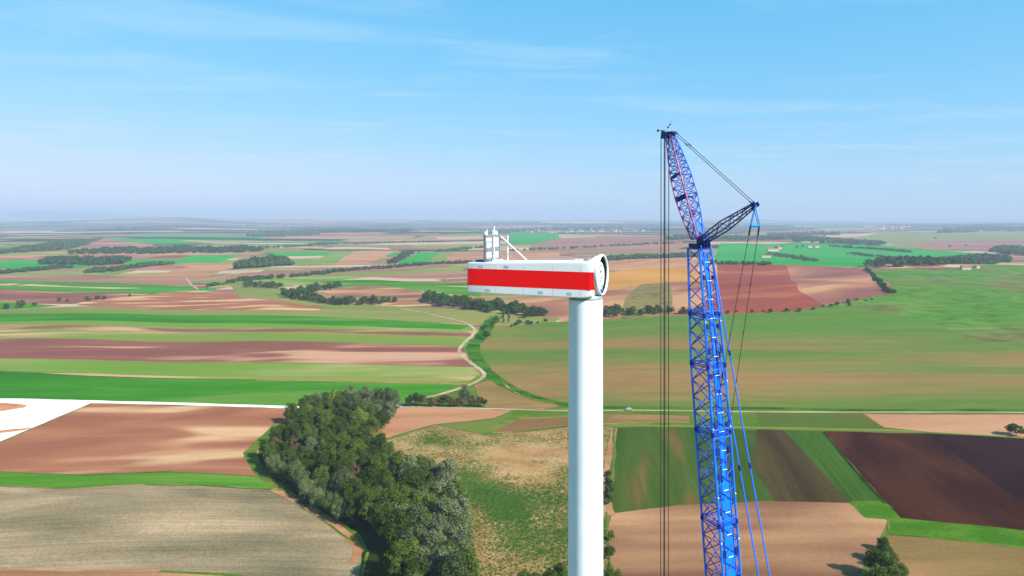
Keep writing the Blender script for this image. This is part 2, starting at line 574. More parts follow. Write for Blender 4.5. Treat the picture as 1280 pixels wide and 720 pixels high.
# ------------------------------------------------------------------ ground, fields, roads
R = math.radians
FM = {
 'soil_pink': field_mat('soil_pink', (170, 118, 94), (240, 200, 158), (190, 136, 108), patch=30, stretch=3.2, ang=R(4), grain=.10, lo=.38, hi=.66, det=1.6),
 'soil_red': field_mat('soil_red', (146, 100, 88), (226, 182, 152), (160, 112, 98), patch=42, stretch=5, ang=R(3), grain=.09, seed=1.6, lo=.40, hi=.62, det=2.2),
 'soil_tan': field_mat('soil_tan', (146, 108, 86), (226, 186, 142), (196, 154, 120), patch=40, stretch=3.4, ang=R(2), grain=.14, seed=2, rows=.07, rowsp=2.2, lo=.36, hi=.62, det=2),
 'soil_rose': field_mat('soil_rose', (192, 144, 112), (218, 172, 138), patch=60, stretch=4, ang=R(20), grain=.11, seed=3, rows=.08, rowsp=4, det=2),
 'soil_dark': field_mat('soil_dark', (62, 36, 28), (92, 58, 42), patch=34, stretch=3, ang=R(78), grain=.30, gscale=2.2, seed=4, rows=.18, rowsp=3.0),
 'soil_black': field_mat('soil_black', (44, 27, 28), (60, 38, 38), patch=40, stretch=3, ang=R(70), grain=.26, gscale=2.2, seed=5, rows=.14, rowsp=3.0),
 'soil_olive': field_mat('soil_olive', (148, 118, 84), (186, 148, 108), (156, 134, 90), patch=45, stretch=3, grain=.14, seed=6),
 'greybrown': field_mat('greybrown', (80, 66, 46), (100, 90, 58), patch=60, stretch=5, ang=R(80), grain=.2, gscale=1.8, seed=7, rows=.26, rowsp=4.0),
 'young_green': field_mat('young_green', (76, 100, 46), (150, 112, 78), (92, 108, 54), patch=46, stretch=5, ang=R(84), grain=.10, seed=8.4, rows=.20, rowsp=4.5, lo=.40, hi=.66, det=2),
 'green_strip': field_mat('green_strip', (68, 98, 40), (94, 120, 56), patch=50, stretch=6, ang=R(80), grain=.2, seed=9, rows=.30, rowsp=2.6),
 'green_vivid': field_mat('green_vivid', (82, 138, 44), (126, 162, 76), (98, 150, 56), patch=40, stretch=5, ang=R(3), grain=.16, seed=10, rows=.13, rowsp=4),
 'green_deep': field_mat('green_deep', (66, 130, 40), (120, 160, 76), (84, 144, 50), patch=50, stretch=6, ang=R(3), grain=.14, seed=11, rows=.14, rowsp=5),
 'green_light': field_mat('green_light', (132, 162, 78), (180, 180, 122), (148, 168, 92), patch=46, stretch=6, ang=R(2), grain=.12, seed=12, rows=.10, rowsp=4, lo=.40, hi=.64),
 'green_tan': field_mat('green_tan', (142, 160, 84), (222, 190, 148), (166, 166, 104), patch=40, stretch=6, ang=R(2), grain=.09, seed=13, lo=.40, hi=.62, det=2.5),
 'olive':      field_mat('olive', (140, 152, 88), (164, 162, 104), patch=70, stretch=5, ang=R(2), grain=.08, seed=14),
 'big_green': field_mat('big_green', (102, 140, 64), (166, 138, 96), (128, 140, 78), patch=80, stretch=6.5, ang=R(1), grain=.12, seed=15.3, lo=.40, hi=.76, det=3.5, rows=.14, rowsp=8, rowang=R(1), grad=(470, 820, .24)),
 'hill_green': field_mat('hill_green', (100, 140, 62), (134, 118, 84), (118, 146, 76), patch=90, stretch=2.6, ang=R(20), grain=.08, seed=16, lo=.40, hi=.62, rows=.42, rowsp=26, rowang=R(126)),
 'red_field': field_mat('red_field', (156, 90, 74), (186, 120, 96), (164, 96, 80), patch=100, stretch=2.6, ang=R(14), grain=.10, seed=17, rows=.12, rowsp=9, rowang=R(20)),
 'pink_tan': field_mat('pink_tan', (150, 106, 96), (222, 176, 138), (186, 136, 112), patch=120, stretch=2.4, ang=R(25), grain=.07, seed=18, lo=.38, hi=.62, det=2.5),
 'orange':     field_mat('orange', (210, 156, 92), (222, 172, 108), patch=140, stretch=3, grain=.06, seed=19),
 'scrub':      field_mat('scrub', (150, 138, 92), (112, 116, 70), (168, 150, 104), patch=14, stretch=1.6, grain=.35, gscale=5, seed=20),
 'mauve':      field_mat('mauve', (160, 122, 106), (192, 150, 128), patch=130, stretch=5, ang=R(3), grain=.06, seed=21),
 'pale':       field_mat('pale', (222, 190, 160), (236, 208, 180), patch=130, stretch=5, ang=R(3), grain=.06, seed=22),
 'teal_green': field_mat('teal_green', (62, 160, 70), (78, 174, 86), patch=200, stretch=4, grain=.05, seed=23),
 'stubble': field_mat('stubble', (142, 132, 106), (208, 184, 152), (178, 160, 130), patch=26, stretch=3.0, ang=R(0), grain=.36, gscale=1.1, seed=24, rows=.26, rowsp=1.5, lo=.34, hi=.66, curve=(7.0, 62.0)),
 'weedy': field_mat('weedy', (184, 148, 106), (214, 180, 136), patch=18, stretch=1.5, grain=.38, gscale=1.0, seed=25, weeds=((80, 108, 48), 1.7, .03)),
 'meadow': field_mat('meadow', (84, 126, 42), (116, 148, 62), patch=16, stretch=2, grain=.30, gscale=1.6, seed=26),
 'verge': field_mat('verge', (98, 126, 54), (138, 146, 78), (112, 134, 62), patch=14, stretch=2, grain=.25, gscale=1.5, seed=27),
 'ditch':      field_mat('ditch', (52, 98, 32), (96, 136, 50), patch=12, stretch=3, grain=.3, gscale=2.0, seed=28),
 'bank':       field_mat('bank', (40, 58, 22), (64, 84, 32), patch=8, stretch=1, grain=.35, gscale=1.5, seed=29),
 'dirt': field_mat('dirt', (188, 140, 106), (214, 170, 132), patch=10, stretch=2, grain=.2, gscale=.9, seed=30),
 'track': field_mat('track', (200, 180, 148), (228, 210, 178), patch=16, stretch=2, grain=.22, gscale=.9, seed=31),
 'gravel':     field_mat('gravel', (250, 238, 220), (255, 246, 232), patch=20, stretch=2, grain=.08, gscale=.8, seed=32, alb=.72),
 'thin_crop': field_mat('thin_crop', (100, 118, 60), (172, 126, 88), (118, 116, 66), patch=40, stretch=4, grain=.12, seed=36, lo=.42, hi=.60),
 'forest_floor': field_mat('forest_floor', (44, 62, 30), (60, 76, 38), patch=60, stretch=1, grain=.3, gscale=6, seed=33),
}
# the bare ground sheet under everything: grass nearby, patchwork colours far out
GM, gt, gp = newmat('ground')
tcg = gt.nodes.new('ShaderNodeTexCoord')
vg = gt.nodes.new('ShaderNodeTexVoronoi'); vg.inputs['Scale'].default_value = 1 / 900.0
mpg = gt.nodes.new('ShaderNodeMapping'); mpg.inputs['Scale'].default_value = (0.45, 1, 0)
gt.links.new(tcg.outputs['Object'], mpg.inputs[0]); gt.links.new(mpg.outputs[0], vg.inputs['Vector'])
rg = gt.nodes.new('ShaderNodeValToRGB'); rg.color_ramp.interpolation = 'CONSTANT'
pal = [(44, 66, 36), (110, 140, 70), (44, 66, 36), (196, 150, 122), (70, 120, 50), (40, 60, 34), (214, 180, 150), (120, 134, 76)]
e = rg.color_ramp.elements
e[0].position = 0; e[0].color = lin(pal[0]); e[1].position = 1 / 8; e[1].color = lin(pal[1])
for k in range(2, 8):
    q = e.new(k / 8.0); q.color = lin(pal[k])
sg = gt.nodes.new('ShaderNodeSeparateColor')
gt.links.new(vg.outputs['Color'], sg.inputs[0]); gt.links.new(sg.outputs[0], rg.inputs[0])
vl = gt.nodes.new('ShaderNodeVectorMath'); vl.operation = 'LENGTH'; gt.links.new(tcg.outputs['Object'], vl.inputs[0])
fr_ = gt.nodes.new('ShaderNodeMapRange'); fr_.inputs['From Min'].default_value = 3000; fr_.inputs['From Max'].default_value = 5000
gt.links.new(vl.outputs['Value'], fr_.inputs['Value'])
mg = gt.nodes.new('ShaderNodeMix'); mg.data_type = 'RGBA'; mg.inputs['A'].default_value = lin((128, 138, 76))
gt.links.new(fr_.outputs[0], mg.inputs['Factor']); gt.links.new(rg.outputs[0], mg.inputs['B'])
gt.links.new(mg.outputs['Result'], gp.inputs['Base Color'])
gp.inputs['Roughness'].default_value = 1; gp.inputs['Specular IOR Level'].default_value = 0
gme = bpy.data.meshes.new('ground'); gme.from_pydata(verts, [], faces); gme.materials.append(GM); gme.update()
set_normals(gme)
ground = link('ground', gme); ground['kind'] = 'structure'

# mosaic of parcels from 500 m out to 14 km
parc = []
palette = ['soil_pink', 'mauve', 'pale', 'pale', 'green_light', 'olive', 'teal_green', 'green_tan', 'soil_rose', 'mauve', 'soil_red', 'olive', 'forest_floor']
yv = 560.0; prng = random.Random(21)
ca, sa = math.cos(R(4)), math.sin(R(4))
while yv < 15000:
    d = yv * prng.uniform(.035, .09)
    xv = -1.05 * yv - 300 + prng.uniform(0, 200)
    while xv < 1.05 * yv + 300:
        w_ = yv * prng.uniform(.07, .27)
        sk = prng.uniform(-.25, .25) * d; sk2 = prng.uniform(-.12, .12) * d
        gap = 3.0
        nsub = 2 if prng.random() < .35 else 1
        for s_ in range(nsub):
            y0 = yv + d * s_ / nsub; y1 = yv + d * (s_ + 1) / nsub
            q = [(xv, y0), (xv + w_ * .5, y0 + sk2 * .3), (xv + w_, y0 + sk2), (xv + w_ + sk, y1 + sk2), (xv + w_ * .5 + sk, y1 + sk2 * .3), (xv + sk, y1)]
            q = [(x * ca - y * sa * .4, x * sa + y) for x, y in q]
            pr_far = 0.0 if yv < 2500 else .12 if yv < 5000 else .45 if yv < 8000 else .72
            parc.append((q, len(palette) - 1 if prng.random() < pr_far else prng.randrange(len(palette) - 1)))
        xv += w_
    yv += d
V, F, M = drape(parc, 1)
me = bpy.data.meshes.new('field_mosaic'); me.from_pydata(V, [], F)
for k in palette: me.materials.append(FM[k])
me.polygons.foreach_set('material_index', M); me.update(); set_normals(me)
link('field_mosaic', me)['kind'] = 'structure'

# fields that can be told apart; corners are read off the photograph and dropped on the terrain
FIELDS = [
 # --- far left and centre
 ('crop_field', 'teal_green', [(222, 327), (238, 319), (306, 318), (274, 328)], 2),
 ('stubble_field', 'soil_rose', [(186, 347), (250, 329), (300, 329), (252, 348), (212, 349)], 2),
 ('ploughed_field', 'pink_tan', [(95, 311), (128, 298), (200, 302), (186, 312)], 2),
 ('crop_field', 'teal_green', [(128, 298), (210, 299), (262, 304), (200, 306)], 3),
 ('crop_field', 'green_light', [(70, 344), (112, 336), (130, 342), (120, 346)], 2),
 ('ploughed_field', 'mauve', [(-60, 349), (110, 343), (236, 352), (250, 362), (100, 356), (-60, 352)], 2),
 ('crop_field', 'green_vivid', [(-60, 349), (0, 350), (110, 353), (240, 358), (248, 362), (90, 358), (0, 354), (-60, 353)], 3),
 ('crop_field', 'green_vivid', [(-60, 356), (0, 357), (90, 359), (210, 364), (190, 368), (60, 365), (0, 361), (-60, 360)], 3),
 ('ploughed_field', 'soil_red', [(-60, 361), (60, 365), (190, 368), (150, 376), (90, 380), (-60, 378)], 2),
 ('ploughed_field', 'soil_pink', [(95, 380), (180, 369), (262, 364), (400, 386), (320, 388), (180, 386)], 3, True),
 ('crop_field', 'green_vivid', [(-60, 376), (0, 377), (74, 382), (40, 387), (-60, 390)], 4),
 ('meadow', 'olive', [(-60, 389), (100, 383), (200, 385), (420, 386), (520, 387), (585, 405), (320, 395), (-60, 393)], 2),
 ('crop_field', 'green_deep', [(-60, 391), (150, 392), (320, 394), (460, 398), (588, 407), (575, 412), (300, 404), (-60, 402)], 3),
 ('crop_field', 'green_light', [(-60, 402), (300, 404), (575, 412), (590, 417), (320, 411), (-60, 408)], 3),
 ('ploughed_field', 'soil_red', [(-60, 408), (320, 411), (590, 417), (589, 421), (300, 415), (-60, 413)], 3),
 ('crop_field', 'green_tan', [(-60, 413), (300, 415), (589, 421), (582, 434), (300, 427), (-60, 424)], 3),
 ('ploughed_field', 'soil_red', [(-60, 424), (300, 427), (578, 433), (592, 459), (300, 453), (-60, 449)], 3),
 ('crop_field', 'green_light', [(-60, 449), (300, 453), (593, 459), (601, 470), (585, 481), (320, 476), (-60, 463)], 3),
 ('crop_field', 'green_tan', [(20, 466), (110, 467), (330, 472), (596, 470), (590, 476), (560, 480), (320, 475), (110, 470)], 4),
 ('crop_field', 'green_deep', [(-60, 462), (110, 471), (320, 475), (575, 480), (556, 491), (500, 505), (376, 509), (115, 502), (-60, 499)], 4),
 ('ploughed_field', 'soil_pink', [(118, 503), (376, 509), (430, 520), (400, 545), (310, 568), (345, 597), (215, 590), (100, 595), (-60, 590), (-60, 578)], 2),
 ('crop_field', 'green_vivid', [(-60, 588), (0, 590), (100, 594), (215, 590), (300, 594), (360, 597), (350, 613), (250, 607), (180, 606), (80, 612), (0, 608), (-60, 605)], 3),
 ('stubble_field', 'stubble', [(-60, 604), (0, 608), (80, 612), (180, 606), (250, 607), (352, 613), (410, 655), (460, 690), (450, 730), (320, 722), (200, 714), (0, 713), (-60, 716)], 2),
 ('ploughed_field', 'soil_tan', [(-60, 715), (0, 712), (200, 712), (330, 721), (450, 728), (450, 830), (-60, 830)], 3),
 # --- centre
 ('crop_field', 'green_light', [(304, 346), (430, 340), (590, 330), (592, 334), (540, 342), (400, 352), (330, 362)], 2),
 ('ploughed_field', 'mauve', [(430, 346), (560, 338), (592, 340), (592, 346), (500, 348)], 2),
 ('crop_field', 'green_deep', [(330, 349), (470, 350), (592, 354), (592, 358), (440, 354)], 3),
 ('crop_field', 'green_vivid', [(440, 354), (530, 356), (600, 360), (600, 372), (560, 366), (490, 362), (420, 358)], 2),
 ('meadow', 'olive', [(284, 352), (330, 352), (360, 366), (420, 378), (520, 384), (640, 392), (700, 398), (690, 405), (620, 408), (585, 404), (520, 387), (420, 386), (300, 372)], 3),
 ('stubble_field', 'soil_tan', [(406, 366), (440, 358), (490, 359), (532, 366), (534, 375), (495, 379), (440, 374)], 4, True),
 ('ploughed_field', 'mauve', [(205, 349), (300, 342), (400, 335), (520, 330), (580, 328), (560, 334), (420, 343), (300, 349), (240, 352)], 2),
 ('crop_field', 'green_light', [(382, 331), (416, 316), (436, 316), (420, 331)], 2),
 ('stubble_field', 'soil_rose', [(418, 331), (440, 315), (500, 313), (455, 331)], 2),
 ('crop_field', 'teal_green', [(494, 332), (522, 316), (548, 316), (528, 332)], 2),
 ('crop_field', 'green_light', [(530, 332), (550, 316), (562, 318), (552, 330)], 2),
 ('stubble_field', 'soil_rose', [(554, 330), (566, 316), (700, 314), (700, 332)], 2),
 ('crop_field', 'teal_green', [(632, 305), (640, 290), (695, 292), (700, 298), (664, 306)], 3),
 ('ploughed_field', 'mauve', [(664, 306), (700, 298), (860, 296), (880, 304), (820, 316), (660, 316)], 2),
 ('ploughed_field', 'pink_tan', [(624, 376), (700, 368), (790, 366), (780, 400), (716, 404), (684, 398)], 2),
 ('ploughed_field', 'soil_rose', [(756, 326), (860, 322), (900, 330), (866, 336), (760, 338)], 2),
 ('stubble_field', 'orange', [(756, 342), (800, 334), (872, 335), (874, 352), (800, 356), (756, 364)], 3),
 ('ploughed_field', 'pink_tan', [(756, 364), (802, 356), (780, 400), (756, 404)], 3),
 ('scrub_slope', 'scrub', [(782, 372), (800, 356), (838, 353), (842, 398), (776, 400)], 3),
 ('ploughed_field', 'pink_tan', [(838, 353), (872, 345), (896, 330), (920, 330), (912, 396), (838, 398)], 2),
 ('ploughed_field', 'red_field', [(896, 329), (984, 331), (990, 348), (1000, 362), (1040, 378), (1000, 393), (940, 398), (860, 398), (900, 360)], 3),
 ('ploughed_field', 'pink_tan', [(983, 331), (1082, 336), (1100, 350), (1120, 368), (1080, 380), (1034, 384), (998, 363), (988, 347)], 3),
 # --- right: the big green slope
 ('crop_field', 'big_green', [(598, 436), (604, 412), (680, 403), (760, 399), (830, 396), (940, 392), (1000, 388), (1076, 375), (1118, 367), (1150, 366), (1340, 372), (1340, 513), (960, 513), (720, 508), (652, 488), (606, 458)], 3),
 ('crop_field', 'hill_green', [(1118, 367), (1100, 350), (1084, 337), (1200, 334), (1340, 332), (1340, 450), (1230, 430), (1160, 400), (1080, 386), (1030, 384)], 4),
 ('crop_field', 'teal_green', [(884, 329), (900, 304), (960, 306), (1000, 303), (1100, 306), (1180, 314), (1262, 319), (1240, 327), (1084, 334), (984, 331)], 3),
 ('crop_field', 'olive', [(1040, 300), (1110, 290), (1280, 286), (1280, 300), (1140, 308)], 2),
 ('ploughed_field', 'mauve', [(1120, 309), (1170, 301), (1340, 300), (1340, 320), (1200, 313)], 3),
 # --- ribbon between the tracks
 ('meadow', 'verge', [(560, 492), (606, 470), (640, 488), (712, 508), (712, 513), (600, 512), (505, 506)], 3),
 ('stubble_field', 'soil_olive', [(594, 484), (622, 476), (650, 494), (700, 508), (660, 512), (612, 511)], 4, True),
 ('ploughed_field', 'soil_rose', [(464, 552), (470, 536), (500, 508), (560, 509), (645, 512), (618, 523), (545, 531), (490, 546)], 3),
 ('meadow', 'verge', [(600, 545), (645, 512), (760, 514), (870, 515), (960, 515), (1060, 517), (1060, 536), (870, 533), (720, 533), (640, 541)], 3),
 ('stubble_field', 'soil_olive', [(616, 541), (650, 523), (760, 518), (862, 520), (862, 528), (720, 531), (640, 540)], 4),
 ('fallow_field', 'weedy', [(468, 556), (545, 531), (602, 543), (640, 541), (712, 533), (768, 534), (764, 600), (758, 640), (770, 830), (560, 830), (580, 660), (560, 600), (500, 590)], 2),
 # --- right foreground
 ('crop_field', 'thin_crop', [(945, 516), (1080, 517), (1106, 536), (950, 533)], 4),
 ('ploughed_field', 'soil_rose', [(1079, 517), (1340, 519), (1340, 551), (1160, 541), (1106, 535)], 4),
 ('crop_field', 'young_green', [(772, 535), (870, 534), (950, 538), (968, 626), (850, 631), (765, 642)], 3),
 ('fallow_field', 'greybrown', [(946, 537), (984, 538), (1062, 629), (968, 627), (940, 580)], 4),
 ('crop_field', 'green_strip', [(980, 538), (1028, 539), (1122, 648), (1084, 648), (1062, 629)], 4),
 ('ploughed_field', 'soil_dark', [(1030, 539), (1156, 542), (1290, 634), (1340, 660), (1340, 672), (1126, 649), (1106, 628)], 4),
 ('ploughed_field', 'soil_black', [(1155, 542), (1340, 551), (1340, 668), (1284, 632)], 5),
 ('ploughed_field', 'soil_tan', [(765, 642), (850, 632), (960, 626), (1062, 628), (1080, 647), (1110, 650), (1104, 664), (1090, 690), (1060, 740), (1060, 830), (770, 830), (758, 680)], 3),
 ('meadow', 'meadow', [(1064, 627), (1106, 627), (1126, 648), (1340, 670), (1340, 693), (1170, 673), (1112, 669), (1110, 650), (1080, 647)], 5),
 ('ploughed_field', 'soil_olive', [(1110, 668), (1170, 672), (1340, 692), (1340, 830), (1090, 830), (1090, 700)], 4),
 ('grove_floor', 'forest_floor', [(372, 510), (400, 500), (470, 498), (498, 508), (474, 536), (468, 556), (505, 590), (560, 600), (588, 650), (590, 830), (440, 830), (452, 700), (436, 668), (360, 616), (322, 580), (340, 545)], 4, True),  # dark strip beyond the trees paints in the grove's shadow
]
for i_, f in enumerate(FIELDS):
    field(f[0], FM[f[1]], f[2], f[3] + i_ * .012, smooth=(len(f) > 4))

# ragged grass and bare-earth margins between the nearer fields
mrg = random.Random(4); MQ = {'verge': [], 'dirt': []}
for f in FIELDS:
    if sum(p[1] for p in f[2]) / len(f[2]) < 440 or f[0] == 'grove_floor' or f[1] in ('greybrown', 'soil_black', 'soil_tan', 'green_strip', 'young_green', 'thin_crop', 'soil_dark', 'verge'): continue
    pp = smooth_poly(f[2], True, 5) if len(f) > 4 else f[2]
    for i_ in range(len(pp)):
        a_, b_ = pp[i_ - 1], pp[i_]
        if mrg.random() < .25 or (a_[0] < 0 and b_[0] < 0) or (a_[0] > 1280 and b_[0] > 1280) or min(a_[1], b_[1]) > 720: continue
        A, B = at(*a_), at(*b_); n_ = max(2, int(math.hypot(A[0] - B[0], A[1] - B[1]) / 9))
        w = [(A[0] + (B[0] - A[0]) * k / n_ + mrg.uniform(-.35, .35), A[1] + (B[1] - A[1]) * k / n_ + mrg.uniform(-.35, .35)) for k in range(n_ + 1)]
        MQ[mrg.choice(['verge', 'verge', 'verge', 'dirt'])] += strip_quads(w, mrg.uniform(.6, 1.5))
for key, q in MQ.items():
    V, F, M = drape(q, 6.4)
    me = bpy.data.meshes.new('field_margin'); me.from_pydata(V, [], F); me.materials.append(FM[key]); me.validate(); me.update(); set_normals(me)
    link('field_margin', me)['kind'] = 'structure'
# grass fringe and bare headland along the grove's edge
road('grass_verge', FM['verge'], [(352, 528), (318, 560), (314, 572), (340, 604), (395, 640), (440, 668), (452, 690)], (7, 4), 5)
road('dirt_headland', FM['dirt'], [(340, 611), (380, 632), (418, 655), (446, 684), (440, 704)], (3.5, 3.2), 6)
# tracks and roads
road('field_margin', FM['track'], [(-60, 605.2), (0, 608.3), (80, 612.2), (180, 606), (250, 607), (340, 612)], 0.9, 6)
road('gravel_road', FM['gravel'], [(-60, 500.0), (60, 501.2), (118, 502.6), (220, 505), (320, 508), (380, 509.6), (440, 509), (500, 506.4)], 6.0, 7)
road('farm_track', FM['track'], [(498, 507), (520, 500.5), (556, 491.5), (590, 480), (605, 470), (600, 462), (586, 452), (574, 440), (580, 429), (590, 420), (593, 412), (582, 404), (560, 398), (530, 391), (500, 386)], (3.4, 3.6), 7)
road('farm_track', FM['track'], [(500, 508.5), (560, 510), (640, 512), (760, 513.5), (900, 514.5), (1100, 515.5), (1340, 517)], 2.6, 7)
road('grass_track', FM['green_tan'], [(760, 532), (870, 533.5), (1000, 536), (1105, 538), (1200, 543), (1340, 551)], 3.0, 6)
road('stream_bank', FM['ditch'], [(622, 396), (612, 404), (604, 418), (592, 432), (596, 448), (612, 468), (640, 486), (676, 500), (730, 509)], (16, 7.5), 6)
road('dirt_track', FM['dirt'], [(768, 536), (763, 560), (758, 590), (759, 620), (764, 645)], 3.2, 6)
road('farm_track', FM['track'], [(232, 347), (236, 352), (240, 357), (248, 362)], 4, 6)
road('farm_track', FM['track'], [(236, 352), (262, 349), (290, 344), (340, 336), (420, 332)], 4.5, 6)
road('farm_track', FM['track'], [(0, 388), (40, 386), (74, 382)], 5, 6)
road('hedge_bank', FM['bank'], [(1082, 337), (1092, 345), (1102, 356), (1116, 366)], 9, 7)
road('field_margin', FM['bank'], [(1029, 540), (1066, 585), (1106, 630)], 1.6, 7)
road('field_margin', FM['ditch'], [(720, 509.5), (860, 511), (1000, 511.5), (1340, 513.5)], 6, 5)
# gravel yard for the turbine parts, with spoil heaps
field('gravel_yard', FM['gravel'], [(-90, 499), (118, 503), (60, 528), (0, 553), (-90, 590)], 6, jit=.6)
# crane pad round the tower foot (below the frame)
sheet('crane_pad', [(-25, 50), (60, 50), (60, 110), (-25, 110)], FM['gravel'], 6)
# ------------------------------------------------------------------ wind turbine tower and nacelle
WHITE = simple('white_paint', (236, 240, 250), rough=.35, k=.80, var=.03, nscale=.4)
GRP = simple('nacelle_shell', (236, 240, 242), rough=.4, k=.80, var=.03, nscale=.6)
REDP = simple('red_paint', (240, 2, 8), rough=.4, k=.92, var=.03)
DARK = simple('dark_rubber', (34, 36, 40), rough=.7, k=1, var=.15)
GREYM = simple('galvanised_steel', (150, 156, 162), rough=.5, metal=.3, k=.9, var=.12)
PANEL = simple('radiator_panel', (196, 202, 208), rough=.5, k=.62, var=.06, nscale=3)
BLUET = simple('blue_tarp', (40, 96, 190), rough=.6, k=.8, var=.2)

TWX, TWY = 6.69, 62.0
TOPZ = 117.9
tw = empty('wind_turbine_tower', (TWX, TWY, 0))
tag(tw, 'tall smooth white tubular steel turbine tower under the red striped nacelle', 'tower')
secs = [(0, 2.15), (22, 2.08), (46, 1.88), (70, 1.70), (92, 1.588), (117.55, 1.535)]
for i in range(len(secs) - 1):
    (z0, r0), (z1, r1) = secs[i], secs[i + 1]
    MB().lathe([(r0, z0 + .03), (r1, z1 - .03)], n=64, cap=False).build('tower_section', WHITE, tw, smooth=True)
    MB().lathe([(r1 - .02, z1 - .05), (r1 + .006, z1 - .04), (r1 + .006, z1 + .04), (r1 - .02, z1 + .05)], n=64, cap=False).build('flange', WHITE, tw, smooth=True)
MB().lathe([(1.50, 117.4), (1.50, 118.1)], n=48).build('yaw_bearing', GREYM, tw, smooth=True)
MB().lathe([(2.9, -.4), (2.9, .25), (2.3, .45)], n=40).build('foundation_ring', FM['gravel'], tw)

PSI = R(23)
U = Vector((math.cos(PSI), -math.sin(PSI), 0)); NV = Vector((-math.sin(PSI), -math.cos(PSI), 0)); ZV = Vector((0, 0, 1))
nac = empty('turbine_nacelle', (TWX, TWY, TOPZ))
tag(nac, 'long white box nacelle with wide red stripe and open round hub end on the tower', 'nacelle')
# local frame: x along axis (towards the hub), y towards the near side, z up from the nacelle floor
nac.matrix_local = Matrix(((U.x, NV.x, 0, TWX), (U.y, NV.y, 0, TWY), (0, 0, 1, TOPZ), (0, 0, 0, 1)))
SECT = [  # s, half width, z bottom, z top, superellipse exponent
    (-11.10, 1.76, .08, 2.76, 16), (-11.05, 1.84, .02, 2.84, 28), (-10.9, 1.88, 0, 2.87, 36), (-8.0, 1.89, -.01, 2.92, 44), (-5.0, 1.90, -.02, 3.02, 44),
    (-2.0, 1.90, -.02, 3.12, 44), (.2, 1.90, -.02, 3.20, 36), (.75, 1.88, .0, 3.30, 14), (1.02, 1.84, .05, 3.50, 7), (1.2, 1.82, .1, 3.70, 2.6), (1.3, 1.83, .12, 3.78, 2.0)]
def prof(sec, t):
    s, w, zb, zt, p = sec
    a_ = 2 * math.pi * t
    c, s_ = math.cos(a_), math.sin(a_)
    x = math.copysign(abs(c) ** (2 / p), c) * w
    z = math.copysign(abs(s_) ** (2 / p), s_) * (zt - zb) / 2 + (zt + zb) / 2
    return (s, x, z)
mb = MB(); NP = 96
vs = [prof(sc_, k / NP) for sc_ in SECT for k in range(NP)]
fs = [(i * NP + k, (i + 1) * NP + k, (i + 1) * NP + (k + 1) % NP, i * NP + (k + 1) % NP) for i in range(len(SECT) - 1) for k in range(NP)]
fs.append(tuple(range(NP)))
mb.add(vs, fs)
shell = mb.build('shell', GRP, nac)
shell.data.polygons.foreach_set('use_smooth', [True] * len(shell.data.polygons))
shell.data.set_sharp_from_angle(angle=R(32))
def half_w(s, z):
    for i in range(len(SECT) - 1):
        A, B = SECT[i], SECT[i + 1]
        if A[0] <= s <= B[0]:
            t = (s - A[0]) / (B[0] - A[0])
            def w_(S):
                q = abs((z - (S[2] + S[3]) / 2) / ((S[3] - S[2]) / 2))
                return S[1] * max(0, 1 - min(q, 1) ** S[4]) ** (1 / S[4])
            return w_(A) * (1 - t) + w_(B) * t
    return 1.8
for side in (1, -1):
    ss = [-11.09, -11.05, -10.95, -10.85] + [-10 + k for k in range(11)] + [.2, .4, .6, .75, .85, .95, 1.02, 1.08, 1.14, 1.2, 1.25, 1.29]
    zs = [0.72 + 1.58 * k / 8 for k in range(9)]
    vs = [(s, side * (half_w(s, z) + (.006 if s < .5 else .05 if s > .8 else .02)), z) for s in ss for z in zs]
    fs = [(i * 9 + k, (i + 1) * 9 + k, (i + 1) * 9 + k + 1, i * 9 + k + 1) for i in range(len(ss) - 1) for k in range(8)]
    m_ = MB(); m_.add(vs, fs); m_.build('red_stripe', REDP, nac, smooth=True)
SEAM = simple('seam_sealant', (190, 197, 202), k=.8)
for s in (-8.1, -5.3, -2.5, .1):
    MB().box((s, half_w(s, 2.6) + .004, 2.56), (.012, 0, 0), (0, .004, 0), (0, 0, .22)).build('panel_seam', SEAM, nac)
    MB().box((s, half_w(s, .4) + .004, .40), (.012, 0, 0), (0, .004, 0), (0, 0, .30)).build('panel_seam', SEAM, nac)
# hub end: rim, dark cavity, white main shaft flange with bolts
HZ = 1.95
hub = MB().lathe([(1.83, 1.28), (1.86, 1.34), (1.86, 1.56), (1.80, 1.66), (1.72, 1.66), (1.68, 1.60), (1.68, .95)], c=(0, 0, HZ), n=64, axis=(1, 0, 0), cap=False).build('hub_rim', GRP, nac, smooth=True)
hub.data.set_sharp_from_angle(angle=R(30))
MB().lathe([(1.685, .94), (0.02, .94)], c=(0, 0, HZ), n=48, axis=(1, 0, 0), cap=False).build('cavity', DARK, nac)
MB().lathe([(1.676, 1.50), (1.676, .95)], c=(0, 0, HZ), n=48, axis=(1, 0, 0), cap=False).build('rim_lining', DARK, nac)  # dark lining inside the rim, continuing the cavity
fl = MB().lathe([(1.22, .97), (1.27, 1.02), (1.27, 1.36), (1.20, 1.42), (.62, 1.44), (.55, 1.36), (.42, 1.36), (.36, 1.44), (.05, 1.47)], c=(0, 0, HZ - .10), n=48, axis=(1, 0, 0)).build('shaft_flange', WHITE, nac, smooth=True)
fl.data.set_sharp_from_angle(angle=R(30))
for k in range(20):
    t = 2 * math.pi * k / 20
    MB().tube((1.40, .98 * math.cos(t), HZ - .10 + .98 * math.sin(t)), (1.52, .98 * math.cos(t), HZ - .10 + .98 * math.sin(t)), .055, n=6).build('bolt', GREYM, fl)
for (yy, zz, sx) in ((.18, .32, .14), (-.1, -.28, .16), (.3, -.55, .1)):
    MB().box((1.48, yy, HZ + zz), (.05, 0, 0), (0, sx, 0), (0, 0, sx * .7)).build('lock_plate', GREYM, fl)
